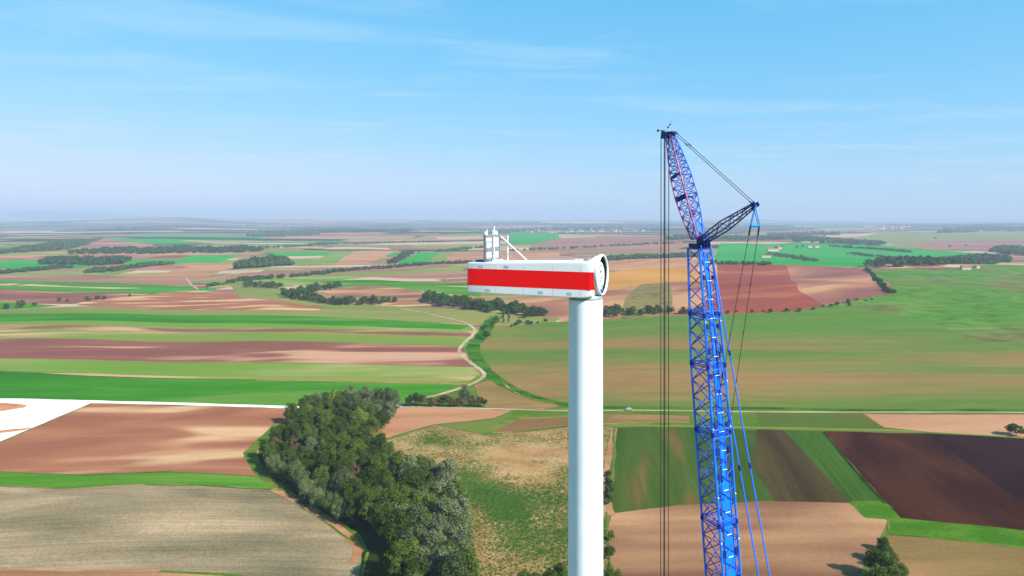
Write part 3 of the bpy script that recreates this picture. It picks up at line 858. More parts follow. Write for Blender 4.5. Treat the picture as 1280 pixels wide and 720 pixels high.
MB().box((1.2, -.2, HZ - 1.38), (.22, 0, 0), (0, .45, 0), (0, 0, .13)).build('hose_tray', BLUET, nac)
# roof: cooler frame, masts, brace, hatches
cs = -9.35; rz = 2.86
cool = MB()
for y in (-1.62, 1.62):
    cool.box((cs, y, rz + 1.25), (.09, 0, 0), (0, .07, 0), (0, 0, 1.25))
cool.box((cs, 0, rz + 2.5), (.11, 0, 0), (0, 1.72, 0), (0, 0, .08))
cool.box((cs, 0, rz + 1.18), (.10, 0, 0), (0, 1.6, 0), (0, 0, .14))
cool.box((cs, 0, rz + .09), (.10, 0, 0), (0, 1.7, 0), (0, 0, .08))
cool.box((cs, 0, rz + 1.25), (.07, 0, 0), (0, .06, 0), (0, 0, 1.2))
cooler = cool.build('cooler_frame', simple('cooler_steel', (120, 124, 130), rough=.5, k=.8, var=.1), nac)
for y in (-.83, .83):
    for z, h in ((.70, .40), (1.88, .50)):
        MB().box((cs - .02, y, rz + z), (.05, 0, 0), (0, .70, 0), (0, 0, h)).build('radiator_panel', PANEL, cooler)
for y in (-1.62, 1.62):
    for z in (.45, 1.2, 1.95, 2.45):
        MB().tube((cs, y, rz + z), (cs + .95, y, rz + z), .03, n=6).build('side_rail', GREYM, cooler)
    MB().tube((cs + .95, y, rz + .02), (cs + .95, y, rz + 2.48), .05, n=8).build('rear_post', WHITE, cooler)
    if y < 0: MB().tube((cs + .15, y, rz + 2.45), (cs + 3.0, y * .93, rz + .12), .06, n=8).build('brace', WHITE, nac)
    m_ = MB().tube((cs + .8, y, rz + .9), (cs + 1.7, y * .96, rz + .12), .03, n=6).build('brace', GREYM, nac)
for y, h in ((1.1, 1.05), (-.55, 1.55), (-.2, 1.0), (-1.0, .7)):
    o = MB().tube((cs, y, rz + 2.56), (cs, y, rz + 2.56 + h * .55), .045, .04, 8).build('mast', WHITE, nac)
    MB().tube((cs, y, rz + 2.56 + h * .55), (cs, y, rz + 2.56 + h), .018, .012, 6).build('rod', GREYM, o)
for y in (1.45, -.9):
    MB().lathe([(.17, 0), (.19, .1), (.15, .3), (.06, .36)], c=(cs, y, rz + 2.57), n=14).build('obstruction_light', WHITE, nac, smooth=True)
MB().box((cs - .75, .6, rz + .10), (.5, 0, 0), (0, .5, 0), (0, 0, .10)).build('roof_cover', BLUET, nac)
MB().box((cs + .9, .7, rz + .16), (.4, 0, 0), (0, .35, 0), (0, 0, .14)).build('roof_hatch', WHITE, nac)
MB().box((cs + 3.2, 1.3, rz + .16), (.35, 0, 0), (0, .2, 0), (0, 0, .07)).build('brace_foot', WHITE, nac)
MB().box((-.3, 1.1, 3.26), (.35, 0, 0), (0, .3, 0), (0, 0, .10)).build('roof_hatch', WHITE, nac)
MB().box((.3, .6, 3.36), (.22, 0, 0), (0, .3, 0), (0, 0, .12)).build('roof_box', GREYM, nac)
rl = MB()
for s in np.arange(-6, 0.3, 1.5):
    rl.tube((s, -1.5, 3.0), (s, -1.5, 3.36), .02, n=5)
rl.tube((-6, -1.5, 3.36), (0, -1.5, 3.4), .02, n=5)
rl.build('roof_rail', GREYM, nac)
for s_, z_ in ((-9.6, 2.55), (-7.0, 2.58), (-3.6, .36), (-8.9, .36), (-.9, .36)):      # vents and hatches on the near side
    MB().box((s_, half_w(s_, z_) + .012, z_), (.22, 0, 0), (0, .012, 0), (0, 0, .11)).build('side_vent', SEAM, nac)
for s_ in np.arange(-10.4, .5, 1.4):
    MB().tube((s_, -1.2, 2.9), (s_, -1.2, 3.14), .05, n=8).build('lifting_eye', GREYM, nac)

# ------------------------------------------------------------------ crawler crane
BLUE = simple('crane_blue', (0, 108, 232), rough=.32, spec=.5, k=.9, var=.10, nscale=.8)
NAVY = simple('crane_navy', (10, 34, 110), rough=.45, k=.8, var=.12, nscale=.8)
LACE = simple('lacing_shade_blue', (0, 62, 190), rough=.4, k=.85, var=.15, nscale=.8)  # darker than the chord blue: shade of the dark boom faces put into the colour
CYAN = simple('yoke_lit_blue', (0, 140, 226), rough=.4, k=.9, var=.06)  # lighter than the chord blue: sunlit tone put into the colour
ROSE = simple('warning_red', (188, 96, 136), rough=.45, k=.8, var=.10, nscale=.6)
CABLE = simple('wire_rope', (46, 42, 44), rough=.6, metal=.2, k=1, var=.2, nscale=6)
FW = Vector((-.485, .875, 0)).normalized(); LT = Vector((FW.y, -FW.x, 0))
BH = Vector((24.74, 90.0, 121.0))                # boom head
TL = .100
def bax(z): return Vector((BH.x, BH.y, z)) - FW * TL * (BH.z - z)
foot = bax(2.6)
CR0 = Vector((foot.x, foot.y, 0)) - FW * 2.5
crane = empty('crawler_crane', CR0)
tag(crane, 'tall blue lattice boom crane with short tilted jib and hanging ropes beside the tower', 'crane')
CINV = Matrix.Translation(-CR0)
UNIT = {}
def unit_mesh(mat, n=8):
    key = (mat.name, n)
    if key not in UNIT:
        UNIT[key] = MB().tube((0, 0, 0), (0, 0, 1), 1.0, n=n).mesh('lattice_tube', mat, False)
    return UNIT[key]
def bar(name, p0, p1, r, mat, parent, top=False, n=8):
    p0 = Vector(p0); p1 = Vector(p1); d = p1 - p0
    o = bpy.data.objects.new(name, unit_mesh(mat, n)); COL.objects.link(o)
    o.parent = parent
    if top: o.matrix_parent_inverse = CINV
    o.matrix_basis = Matrix.Translation(p0) @ d.to_track_quat('Z', 'Y').to_matrix().to_4x4() @ Matrix.Diagonal((r, r, d.length, 1))
    return o

def lattice(axis, half, svals, chord_r, brace_r, part_name, chord_mats, brace_mat, fdir, ldir, joined=False, xl=True, frames=False):
    """one lattice section: transverse frames as the part, chords and braces as its sub-parts.
    axis(s) centre point, half(s) half side, svals bay stations; corners in order (-F,-L) (-F,+L) (+F,+L) (+F,-L)"""
    cor = lambda s: [axis(s) + fdir * half(s) * a_ + ldir * half(s) * b_ for a_, b_ in ((-1, -1), (-1, 1), (1, 1), (1, -1))]
    fr = MB()
    for s, tgt in ((svals[0], fr), (svals[-1], MB())):
        c = cor(s)
        for k in range(4): tgt.tube(c[k], c[(k + 1) % 4], brace_r * 1.15, n=6)
        if tgt is fr: part = fr.build(part_name, brace_mat, crane, CINV)
        else: tgt.build('end_frame', brace_mat, part)
    if frames:
        for s in svals[1:-1]:
            c = cor(s); tgt = MB()
            for k in range(4): tgt.tube(c[k], c[(k + 1) % 4], brace_r * .9, n=6)
            tgt.build('cross_frame', brace_mat, part)
    ends = [cor(s) for s in svals]
    lo = MB()
    for k in range(4):
        for i in range(len(svals) - 1):
            if joined: lo.tube(ends[i][k], ends[i + 1][k], chord_r, n=8)
        if not joined:
            straight = all(abs(half(svals[i]) - (half(svals[0]) + (half(svals[-1]) - half(svals[0])) * (svals[i] - svals[0]) / (svals[-1] - svals[0]))) < .01 for i in range(len(svals)))
            if straight: bar('chord', ends[0][k], ends[-1][k], chord_r, chord_mats[k], part, n=10)
            else:
                cm = MB()
                for i in range(len(svals) - 1): cm.tube(ends[i][k], ends[i + 1][k], chord_r, n=10)
                cm.build('chord', chord_mats[k], part)
    for i in range(len(svals) - 1):
        A, B = ends[i], ends[i + 1]
        for k in range(4):
            k2 = (k + 1) % 4
            prs = [(A[k], B[k2])] if i % 2 == 0 else [(A[k2], B[k])]
            if xl: prs.append((A[k2], B[k]) if i % 2 == 0 else (A[k], B[k2]))
            for p, q in prs:
                if joined: lo.tube(p, q, brace_r, n=5, caps=False)
                else: bar('brace', p, q, brace_r, brace_mat, part, n=6)
    if joined: lo.build('lower_lacing', brace_mat, part)
    return part

def bhalf(z):
    if z < 6: return 0.55 + (1.5 - .55) * max(0, (z - 2.6) / 3.4)
    if z < 106: return 1.5
    return 1.5 - (1.5 - 1.06) * min(1, (z - 106) / 15.0)
BC = [BLUE] * 4
zz = 2.6
lattice(bax, bhalf, [2.6, 4.4, 6.0, 8.0, 10], .15, .07, 'boom_section', BC, LACE, FW, LT, joined=True)
z = 10.0
while z < 78:
    z2 = min(z + 11.4, 78.4)
    lattice(bax, bhalf, [z + (z2 - z) * k / 5 for k in range(6)], .14, .06, 'boom_section', BC, LACE, FW, LT, joined=True)
    z = z2
for z0, z1, nb in ((78.4, 86.6, 4), (86.6, 97.6, 5), (97.6, 106.0, 4), (106.0, 112.4, 3), (112.4, 121.0, 5)):
    lattice(bax, bhalf, [z0 + .12 + (z1 - z0 - .24) * k / nb for k in range(nb + 1)], .145, .068, 'boom_section', BC, LACE, FW, LT, xl=(z1 < 112.6))
for z0 in (86.6, 97.6, 106.0, 112.4):       # connection joints between sections
    for a_, b_ in ((-1, -1), (-1, 1), (1, 1), (1, -1)):
        c = bax(z0) + FW * bhalf(z0) * a_ + LT * bhalf(z0) * b_
        MB().tube(c - ZV * .3, c + ZV * .3, .19, n=10).build('boom_joint', NAVY, crane, CINV)
    for sgn in (-1, 1):
        bar('cross_member', bax(z0 + sgn * .5) - FW * bhalf(z0) - LT * bhalf(z0), bax(z0 + sgn * .5) + FW * bhalf(z0) - LT * bhalf(z0), .08, BLUE, crane, True)
        bar('cross_member', bax(z0 + sgn * .5) - FW * bhalf(z0) - LT * bhalf(z0), bax(z0 + sgn * .5) - FW * bhalf(z0) + LT * bhalf(z0), .08, BLUE, crane, True)
# rope trough, rungs and roller boxes on the rear face
UPV = (bax(120) - bax(20)).normalized()
LADDERM = simple('rung_white', (236, 238, 240), k=.85)
for z0, z1, wd in ((78.6, 92.0, 1.5), (92.0, 106, .80), (106, 120.4, .56)):
    c0 = bax(z0) - FW * (bhalf(z0) - .12); c1 = bax(z1) - FW * (bhalf(z1) - .12)
    mid = (c0 + c1) / 2
    d_ = (c1 - c0)
    wk = MB()
    wk.box(mid, LT * wd * .5, FW * .03, d_ / 2)
    for sg_ in (-1, 1):
        wk.box(mid + LT * wd * .56 * sg_ - FW * .05, LT * .04, FW * .09, d_ / 2)
    wk = wk.build('walkway', BLUE, crane, CINV)
    nr = int((z1 - z0) / 2.3)
    for k in range(nr):
        p = c0 + d_ * ((k + .5) / nr) - FW * .20
        MB().tube(p - LT * .42, p + LT * .42, .036, n=8).build('rung', LADDERM, wk)
for k, z0 in enumerate(np.arange(80, 119, 3.1)):
    if k % 4 == 3: continue
    for sg_ in (-1, 1):
        c = bax(z0) - FW * (bhalf(z0) + .02) + LT * sg_ * bhalf(z0) * .74
        MB().box(c, LT * .26, FW * .12, UPV * (.42 if k % 2 else .28)).build('roller_box', NAVY, crane, CINV)
for z0 in (84.5, 90, 98.3, 104, 111.6):
    for sg_ in (-1, 1):
        c = bax(z0) - FW * (bhalf(z0) + .14) + LT * sg_ * bhalf(z0)
        MB().lathe([(.03, -.09), (.10, -.05), (.10, .05), (.03, .09)], c=c, n=10).build('marker_lamp', LADDERM, crane, CINV, smooth=True)
# boom head block
hb = bax(121.3)
m_ = MB()
m_.box(hb, FW * .95, LT * 1.0, ZV * .28)
for b_ in (-.75, -.25, .25, .75):
    m_.box(hb - FW * .75 + LT * b_ + ZV * .45, FW * .45, LT * .06, ZV * .65)
for b_ in (-.5, 0, .5):
    m_.tube(hb - FW * .8 + LT * (b_ - .1) + ZV * .5, hb - FW * .8 + LT * (b_ + .1) + ZV * .5, .48, n=20)
m_.build('boom_head', NAVY, crane, CINV)
MB().box(bax(116.3) + LT * .2, LT * .10, FW * .04, UPV * .75).build('sign_plate', LADDERM, crane, CINV)

# jib
JB = hb + FW * .35 + ZV * 1.0
JH = Vector((21.86, 94.2, 136.3))
JD = (JH - JB); JL = JD.length; JU = JD.normalized()
JF = (FW - JU * FW.dot(JU)).normalized()
jw = [(0, 1.15), (.21, 1.80), (.40, 2.12), (.58, 2.02), (.79, 1.53), (.94, 1.03), (1, .86)]
def jhalf(s):
    t = s / JL
    for i in range(len(jw) - 1):
        if t <= jw[i + 1][0] + 1e-9:
            return (jw[i][1] + (jw[i + 1][1] - jw[i][1]) * (t - jw[i][0]) / (jw[i + 1][0] - jw[i][0])) / 2
    return jw[-1][1] / 2
jax = lambda s: JB + JU * s
JC = [ROSE, BLUE, BLUE, ROSE]
st = [0, .10, .21, .30, .40]
lattice(jax, jhalf, [JL * t for t in st], .105, .05, 'jib_section', JC, LACE, JF, LT, xl=True, frames=True)
st = [.40, .49, .58, .65, .72, .79]
lattice(jax, jhalf, [JL * t for t in st], .105, .05, 'jib_section', JC, LACE, JF, LT, xl=True, frames=True)
st = [.79, .865, .94, 1.0]
lattice(jax, jhalf, [JL * t for t in st], .105, .05, 'jib_section', JC, LACE, JF, LT, xl=True, frames=True)
for t, h, w_ in ((.38, .30, .8), (.60, .16, .9)):
    c = jax(JL * t) - LT * jhalf(JL * t) * .98
    MB().box(c, JF * jhalf(JL * t) * .85, LT * .05, JU * h).build('platform', NAVY, crane, CINV)
    c = jax(JL * t) - JF * jhalf(JL * t) * .4
    MB().box(c, JF * .05, LT * jhalf(JL * t) * .7, JU * h * .5).build('platform', NAVY, crane, CINV)
MB().box(jax(JL * .10) - JF * jhalf(JL * .1) * 1.02 - LT * .1, JF * .04, LT * .36, JU * .85).build('tool_box', BLUE, crane, CINV)
MB().box(jax(JL * .24) + LT * .3, JF * .3, LT * .25, JU * .35).build('winch_box', NAVY, crane, CINV)
MB().box(jax(JL * .83) - JF * .2 + LT * .1, JF * .15, LT * .15, JU * .2).build('winch_box', NAVY, crane, CINV)
bar('ladder_stay', jax(JL * .22) - JF * jhalf(JL * .22) + LT * jhalf(JL * .22), hb - FW * .5 + LT * .8 + ZV * .7, .05, BLUE, crane, True)
# jib head with sheaves, lamp and wind gauge
m_ = MB()
m_.box(JH + JU * .15, JF * .55, LT * .42, JU * .22)
hp = JH + FW * .95 + ZV * .15
for b_ in (-.42, -.14, .14, .42):
    m_.box(JH + FW * .75 + ZV * .12 + LT * b_, FW * .65, LT * .035, ZV * .42)
for b_ in (-.28, 0, .28):
    m_.tube(hp + LT * (b_ - .09) + FW * .05, hp + LT * (b_ + .09) + FW * .05, .46, n=22)
m_.box(JH - FW * .45 + ZV * .35, FW * .40, LT * .40, ZV * .16)
m_.build('jib_head', NAVY, crane, CINV)
m_ = MB().box(hp + FW * .55 + ZV * .55, FW * .16, LT * .2, ZV * .22)
m_.build('load_sensor', NAVY, crane, CINV)
MB().tube(JH + FW * .2 + ZV * .62, JH + FW * 1.5 + ZV * .62, .045, n=8).build('head_rail', ROSE, crane, CINV)
o = MB().tube(hp + FW * .5 + ZV * .7 - LT * .2, hp + FW * .5 - LT * .85 + ZV * .68, .035, n=6).build('lamp_arm', NAVY, crane, CINV)
MB().lathe([(.05, -.18), (.15, -.12), (.17, .0), (.15, .12), (.05, .18)], c=hp + FW * .5 - LT * .95 + ZV * .66, n=14).build('obstruction_light', DARK, o, smooth=True)
a0 = hp + ZV * .6
am = MB(); pts = [a0, a0 + Vector((.35, .05, .55)), a0 + Vector((.62, .1, .92)), a0 + Vector((.85, .1, 1.35))]
for i in range(3): am.tube(pts[i], pts[i + 1], .035 - .006 * i, n=6)
am = am.build('wind_gauge_mast', GREYM, crane, CINV)
for p in (pts[1], pts[2]):
    MB().box(p, (.12, 0, 0), (0, .1, 0), (.02, 0, .09)).build('wind_gauge', DARK, am)
MB().tube(pts[3] - Vector((.2, 0, 0)), pts[3] + Vector((.2, 0, .05)), .03, n=6).build('wind_vane', GREYM, am)

# strut at the back of the jib
SF = hb - FW * 1.0 + ZV * .9
STP = Vector((29.3, 82.3, 126.55))
SD = STP - SF; SL = SD.length; SU = SD.normalized()
SN = LT.cross(SU).normalized()
sw = [(0, .75), (.12, .95), (.40, 1.15), (.62, .9), (1, .42)]
def shalf(s):
    t = s / SL
    for i in range(len(sw) - 1):
        if t <= sw[i + 1][0] + 1e-9:
            return (sw[i][1] + (sw[i + 1][1] - sw[i][1]) * (t - sw[i][0]) / (sw[i + 1][0] - sw[i][0])) / 2
    return sw[-1][1] / 2
lattice(lambda s: SF + SU * s, shalf, [SL * t for t in (0, .12, .26, .40, .51, .62, .75, .88, 1.0)], .085, .042, 'strut', [NAVY] * 4, NAVY, SN, LT, xl=False)
MB().box(SF - SU * .1, SU * .45, LT * .8, SN * .4).build('strut_foot', NAVY, crane, CINV)
m_ = MB()
for b_ in (-.33, .33):
    m_.box(STP + LT * b_, SU * .32, LT * .05, SN * .26)
    m_.tube(STP + LT * (b_ - .09), STP + LT * (b_ + .09), .2, n=14)
m_.tube(STP - LT * .42, STP + LT * .42, .07, n=8)
m_.build('strut_head', NAVY, crane, CINV)
# jib pendants
PT = JH - JF * .5 + ZV * .45
for b_ in (-.3, .3):
    A = PT + LT * b_; B = STP + LT * b_
    pd = bar('jib_pendant', A, B, .042, CABLE, crane, True)
    for t in ((.02, .05), (.19, .225), (.96, .99)):
        MB().tube(A.lerp(B, t[0]), A.lerp(B, t[1]), .085, n=8).build('pendant_shackle', DARK, crane, CINV)
# yoke and backstay ropes
YZ = 2.55
yk = MB()
Yl = STP - LT * .74 - ZV * YZ; Yr = STP + LT * .74 - ZV * YZ
for b_ in (-.12, .12):
    yk.tube(STP + LT * .15 + SU * b_ - ZV * .1, Yl + SU * b_, .055, n=6)
    yk.tube(STP - LT * .15 + SU * b_ - ZV * .1, Yr + SU * b_, .055, n=6)
yk.box((Yl + Yr) / 2, LT * .8, SU * .12, ZV * .09)
yk.build('yoke', CYAN, crane, CINV)
zA = 98.6
for P_, b_ in ((Yl, -1), (Yr, 1)):
    E = bax(zA) - FW * (bhalf(zA) + .1) + LT * bhalf(zA) * b_
    bar('backstay_rope', P_, E, .038, CABLE, crane, True)
    MB().tube(P_, P_.lerp(E, .045), .11, n=8).build('rope_socket', DARK, crane, CINV)
    for t in (.28, .52, .77): MB().tube(P_.lerp(E, t), P_.lerp(E, t + .012), .07, n=8).build('rope_clamp', DARK, crane, CINV)
# main boom pendants down to the gantry
GT = BH - FW * 28.0; GT.z = 11.0
for b_ in (-1, 1):
    A = hb - FW * 1.1 + LT * b_ * .85 + ZV * .1
    B = GT + LT * b_ * .95
    bar('boom_pendant', A, B, .085, BLUE, crane, True)
    for t in (.12, .24, .36, .48): MB().tube(A.lerp(B, t), A.lerp(B, t + .006), .16, n=8).build('pendant_joint', NAVY, crane, CINV)
# hoist ropes and hook block
HB = hp + FW * .10
for dxv, dl in ((-.55, .30), (-.16, -.28), (.02, .28), (.50, -.1)):
    p = Vector((HB.x + dxv, HB.y + dl * .4, HB.z))
    bar('hoist_rope', p, Vector((p.x - .1, p.y, 27.0)), .055, CABLE, crane, True)
hk = MB().box(Vector((HB.x, HB.y, 26.0)), (.55, 0, 0), (0, .3, 0), (0, 0, 1.1)).tube((HB.x, HB.y - .4, 26.2), (HB.x, HB.y + .4, 26.2), .7, n=18)
hk = hk.build('hook_block', REDP, crane, CINV)
m_ = MB()
for k in range(9):
    t0 = -.5 + k * .5; t1 = t0 + .5
    c = Vector((HB.x, HB.y, 24.2))
    m_.tube(c + Vector((math.cos(t0), 0, math.sin(t0))) * .45, c + Vector((math.cos(t1), 0, math.sin(t1))) * .45, .12, n=8)
m_.tube((HB.x, HB.y, 24.6), (HB.x, HB.y, 25.0), .12, n=8)
m_.build('hook', GREYM, hk)
# undercarriage (below the frame)
c0 = CR0
for b_ in (-1, 1):
    tk = MB(); N_ = 28; vs = []; fs = []
    for k in range(N_):
        t = 2 * math.pi * k / N_
        xx = math.copysign(min(abs(math.cos(t)) * 1.5, 1), math.cos(t)) * 4.6 + math.cos(t) * .7
        z_ = .75 + .75 * math.sin(t)
        for s_ in (-.65, .65):
            vs.append(c0 + FW * xx + LT * (b_ * 3.6 + s_) + ZV * z_)
    for k in range(N_):
        fs.append((2 * k, 2 * k + 1, 2 * ((k + 1) % N_) + 1, 2 * ((k + 1) % N_)))
    fs.append(tuple(range(0, 2 * N_, 2))); fs.append(tuple(range(1, 2 * N_, 2))[::-1])
    tk.add(vs, fs); tk.build('crawler_track', DARK, crane, CINV)
MB().box(c0 + ZV * 1.3, FW * 1.8, LT * 3.0, ZV * .5).build('car_body', BLUE, crane, CINV)
MB().box(c0 - FW * 2.0 + ZV * 2.7, FW * 5.0, LT * 1.7, ZV * .85).build('superstructure', BLUE, crane, CINV)
MB().box(c0 - FW * 7.4 + ZV * 3.4, FW * 1.0, LT * 3.0, ZV * 1.6).build('counterweight', NAVY, crane, CINV)
cb = MB().box(c0 + FW * 2.0 + LT * 2.6 + ZV * 2.9, FW * 1.1, LT * .8, ZV * 1.15).build('cab', LADDERM, crane, CINV)
MB().box(c0 + FW * 3.1 + LT * 2.6 + ZV * 3.2, FW * .03, LT * .7, ZV * .7).build('window', DARK, cb)
m_ = MB()
for b_ in (-.95, .95):
    m_.tube(c0 - FW * 3.0 + LT * b_ + ZV * 3.4, GT + LT * b_, .2, n=8)
    m_.tube(c0 - FW * 8.0 + LT * b_ + ZV * 4.5, GT + LT * b_, .12, n=8)
m_.tube(GT - LT * 1.1, GT + LT * 1.1, .2, n=8)
m_.build('gantry', BLUE, crane, CINV)
# ------------------------------------------------------------------ trees
def leaf_mat(name, c1, c2, trans=.25, nsc=.55):
    m = bpy.data.materials.new(name); m.use_nodes = True
    t = m.node_tree; L = t.links.new
    for n in list(t.nodes): t.nodes.remove(n)
    out = t.nodes.new('ShaderNodeOutputMaterial')
    oi = t.nodes.new('ShaderNodeObjectInfo')
    tc = t.nodes.new('ShaderNodeTexCoord')
    nz = t.nodes.new('ShaderNodeTexNoise'); nz.inputs['Scale'].default_value = nsc; nz.inputs['Detail'].default_value = 5; nz.inputs['Roughness'].default_value = .7
    L(tc.outputs['Object'], nz.inputs['Vector'])
    ad = t.nodes.new('ShaderNodeMath'); ad.operation = 'MULTIPLY_ADD'; ad.inputs[1].default_value = .45
    L(oi.outputs['Random'], ad.inputs[0]); L(nz.outputs['Fac'], ad.inputs[2])
    rp = t.nodes.new('ShaderNodeValToRGB')
    rp.color_ramp.elements[0].position = .42; rp.color_ramp.elements[0].color = lin(c1, .5)
    rp.color_ramp.elements[1].position = 1.0; rp.color_ramp.elements[1].color = lin(c2, .5)
    L(ad.outputs[0], rp.inputs['Fac'])
    df = t.nodes.new('ShaderNodeBsdfDiffuse'); tr = t.nodes.new('ShaderNodeBsdfTranslucent')
    L(rp.outputs[0], df.inputs[0]); L(rp.outputs[0], tr.inputs[0])
    mx_ = t.nodes.new('ShaderNodeMixShader'); mx_.inputs[0].default_value = trans
    L(df.outputs[0], mx_.inputs[1]); L(tr.outputs[0], mx_.inputs[2]); L(mx_.outputs[0], out.inputs['Surface'])
    return m
LEAF = {
 'dark':   leaf_mat('leaf_dark', (54, 80, 30), (116, 138, 52)),
 'silver': leaf_mat('leaf_silver', (72, 94, 46), (152, 162, 118), .2, 1.0),  # speckle contrast puts crown highlights and shadows into the leaf colour
 'lime':   leaf_mat('leaf_lime', (96, 128, 44), (150, 168, 66)),
 'brown':  leaf_mat('leaf_brown', (104, 92, 58), (142, 120, 84)),
 'willow': leaf_mat('leaf_willow', (84, 108, 50), (144, 156, 100), .2, .9),
 'far':    leaf_mat('leaf_far', (60, 92, 42), (98, 126, 56)),
}
BARK = simple('bark', (92, 78, 62), rough=.9, k=.6, var=.25, nscale=3)

def quads_mesh(name, C, N, S, mat, rng):
    """one quad per leaf spray: centres C, facing N, size S"""
    n = len(C)
    N = N / np.maximum(np.linalg.norm(N, axis=1)[:, None], 1e-6)
    rv = rng.normal(size=(n, 3)); A = np.cross(N, rv); A /= np.maximum(np.linalg.norm(A, axis=1)[:, None], 1e-6)
    B = np.cross(N, A)
    a_ = A * S[:, None]; b_ = B * (S * rng.uniform(.55, 1.0, n))[:, None]
    bend = N * (S * .25)[:, None]
    V = np.stack([C - a_ - b_ * .3, C - b_ - bend, C + a_ - b_ * .2, C + b_ - bend], 1).reshape(-1, 3)
    me = bpy.data.meshes.new(name)
    me.vertices.add(n * 4); me.vertices.foreach_set('co', V.ravel())
    me.loops.add(n * 4); me.loops.foreach_set('vertex_index', np.arange(n * 4, dtype=np.int32))
    me.polygons.add(n); me.polygons.foreach_set('loop_start', np.arange(0, n * 4, 4, dtype=np.int32))
    me.materials.append(mat); me.update(calc_edges=True)
    return me

def crown(seed, H, Rr, zb, ncl, nl, ls, shape='round', mat='dark'):
    rng = np.random.default_rng(seed)
    Cs = []; Ns = []; Ss = []
    zc = (zb + H) / 2; hz = (H - zb) / 2
    for k in range(ncl):
        d = rng.normal(size=3); d /= np.linalg.norm(d)
        if shape == 'column':
            zz_ = rng.uniform(-1, 1); rr = Rr * (1 - abs(zz_) ** 2.2) ** .6 * rng.uniform(.3, .8); th = rng.uniform(0, 6.283)
            c = np.array([rr * math.cos(th), rr * math.sin(th), zc + zz_ * hz * .92]); rc = Rr * rng.uniform(.35, .55); el = 1.5
        else:
            f_ = rng.uniform(.35, 1.0) ** .5 * .80
            if d[2] < -.5: d[2] *= .4
            c = np.array([d[0] * Rr * f_, d[1] * Rr * f_, zc + d[2] * hz * f_]); rc = Rr * rng.uniform(.22, .40)
            el = {'round': .85, 'upright': 1.35, 'bush': .8}[shape]
        m_ = int(nl * (rc / (Rr * .31)) ** 2)
        v = rng.normal(size=(m_, 3)); v /= np.linalg.norm(v, axis=1)[:, None]
        flip = (v[:, 2] < -.2) & (rng.random(m_) < .75); v[flip, 2] *= -1
        rad = rc * rng.uniform(.62, 1.12, m_)
        P = c + v * rad[:, None] * np.array([1, 1, el])
        Cs.append(P); Ns.append(v + rng.normal(size=(m_, 3)) * .42 + np.array([0, 0, .25])); Ss.append(ls * rng.uniform(.6, 1.25, m_))
    return quads_mesh('crown', np.concatenate(Cs), np.concatenate(Ns), np.concatenate(Ss), LEAF[mat], rng)

def trunk(seed, H, r, spread):
    rng = random.Random(seed); m_ = MB()
    top = H * .62; p = Vector((0, 0, -.5)); k_ = 4
    pts = [p]
    for i in range(k_):
        pts.append(Vector((rng.uniform(-.25, .25) * i, rng.uniform(-.25, .25) * i, top * (i + 1) / k_)))
    for i in range(k_): m_.tube(pts[i], pts[i + 1], r * (1 - .2 * i), r * (1 - .2 * (i + 1)), 7)
    for i in range(5):
        b = pts[2].lerp(pts[4], rng.random()); t = rng.uniform(0, 6.28)
        m_.tube(b, b + Vector((math.cos(t) * spread, math.sin(t) * spread, H * rng.uniform(.12, .28))), r * .35, r * .1, 5)
    return m_.mesh('trunk', BARK, True)

PROTO = {}
def proto(kind):
    if kind in PROTO: return PROTO[kind]
    L_ = []
    if kind == 'dark':
        for s in range(4): L_.append((trunk(s, 13, .28, 2.4), crown(100 + s, 13.5, 5.2, .0, 40, 95, .30, 'round', 'dark')))
    elif kind == 'silver':
        for s in range(3): L_.append((trunk(10 + s, 14, .28, 2.2), crown(200 + s, 14.5, 4.9, .2, 46, 90, .28, 'upright', 'silver')))
    elif kind == 'willow':
        for s in range(3): L_.append((trunk(20 + s, 10, .25, 2.0), crown(300 + s, 11.5, 4.6, .6, 44, 90, .26, 'upright', 'willow')))
    elif kind == 'lime':
        for s in range(2): L_.append((trunk(30 + s, 11, .22, 1.8), crown(400 + s, 12.0, 4.4, -.2, 34, 95, .28, 'upright', 'lime')))
    elif kind == 'brown':
        for s in range(2): L_.append((trunk(40 + s, 9, .2, 1.8), crown(500 + s, 9.5, 4.2, -.6, 32, 80, .27, 'round', 'brown')))
    elif kind == 'poplar':
        L_.append((trunk(50, 13, .2, .6), crown(600, 14.0, 1.5, .8, 26, 80, .26, 'column', 'lime')))
    elif kind == 'dark_poplar':
        L_.append((trunk(51, 16, .2, .6), crown(601, 17.0, 1.7, .8, 26, 60, .34, 'column', 'dark')))
    elif kind == 'mid':
        for s in range(4): L_.append((trunk(60 + s, 12, .3, 2.0), crown(700 + s, 11.5, 6.4, -1.2, 22, 44, .62, 'round', 'far')))
    elif kind == 'bush':
        for s in range(3): L_.append((trunk(70 + s, 3.2, .12, 1.0), crown(800 + s, 4.2, 2.9, 0.0, 20, 55, .28, 'bush', 'far')))
    PROTO[kind] = L_
    return L_
trng = random.Random(5)
def plant(name, kind, x, y, s, label, group=None, cat='tree', var=None, sz=None):
    P = proto(kind); t_, c_ = P[trng.randrange(len(P)) if var is None else var % len(P)]
    e_ = empty(name, (x, y, grid_h(x, y)), trng.uniform(0, 6.28))
    e_.scale = (s, s, (sz or 1) * s * trng.uniform(.92, 1.1))
    tag(e_, label, cat, group)
    for nm, me_ in (('trunk', t_), ('crown', c_)):
        o = bpy.data.objects.new(nm, me_); COL.objects.link(o); o.parent = e_
    return e_
def inpoly(x, y, P):
    c = False
    for i in range(len(P)):
        x0, y0 = P[i - 1]; x1, y1 = P[i]
        if (y0 > y) != (y1 > y) and x < (x1 - x0) * (y - y0) / (y1 - y0) + x0: c = not c
    return c
def to_px(x, y, z):
    return CX + FPX * x / y, HY + FPX * (CAMZ - z) / y

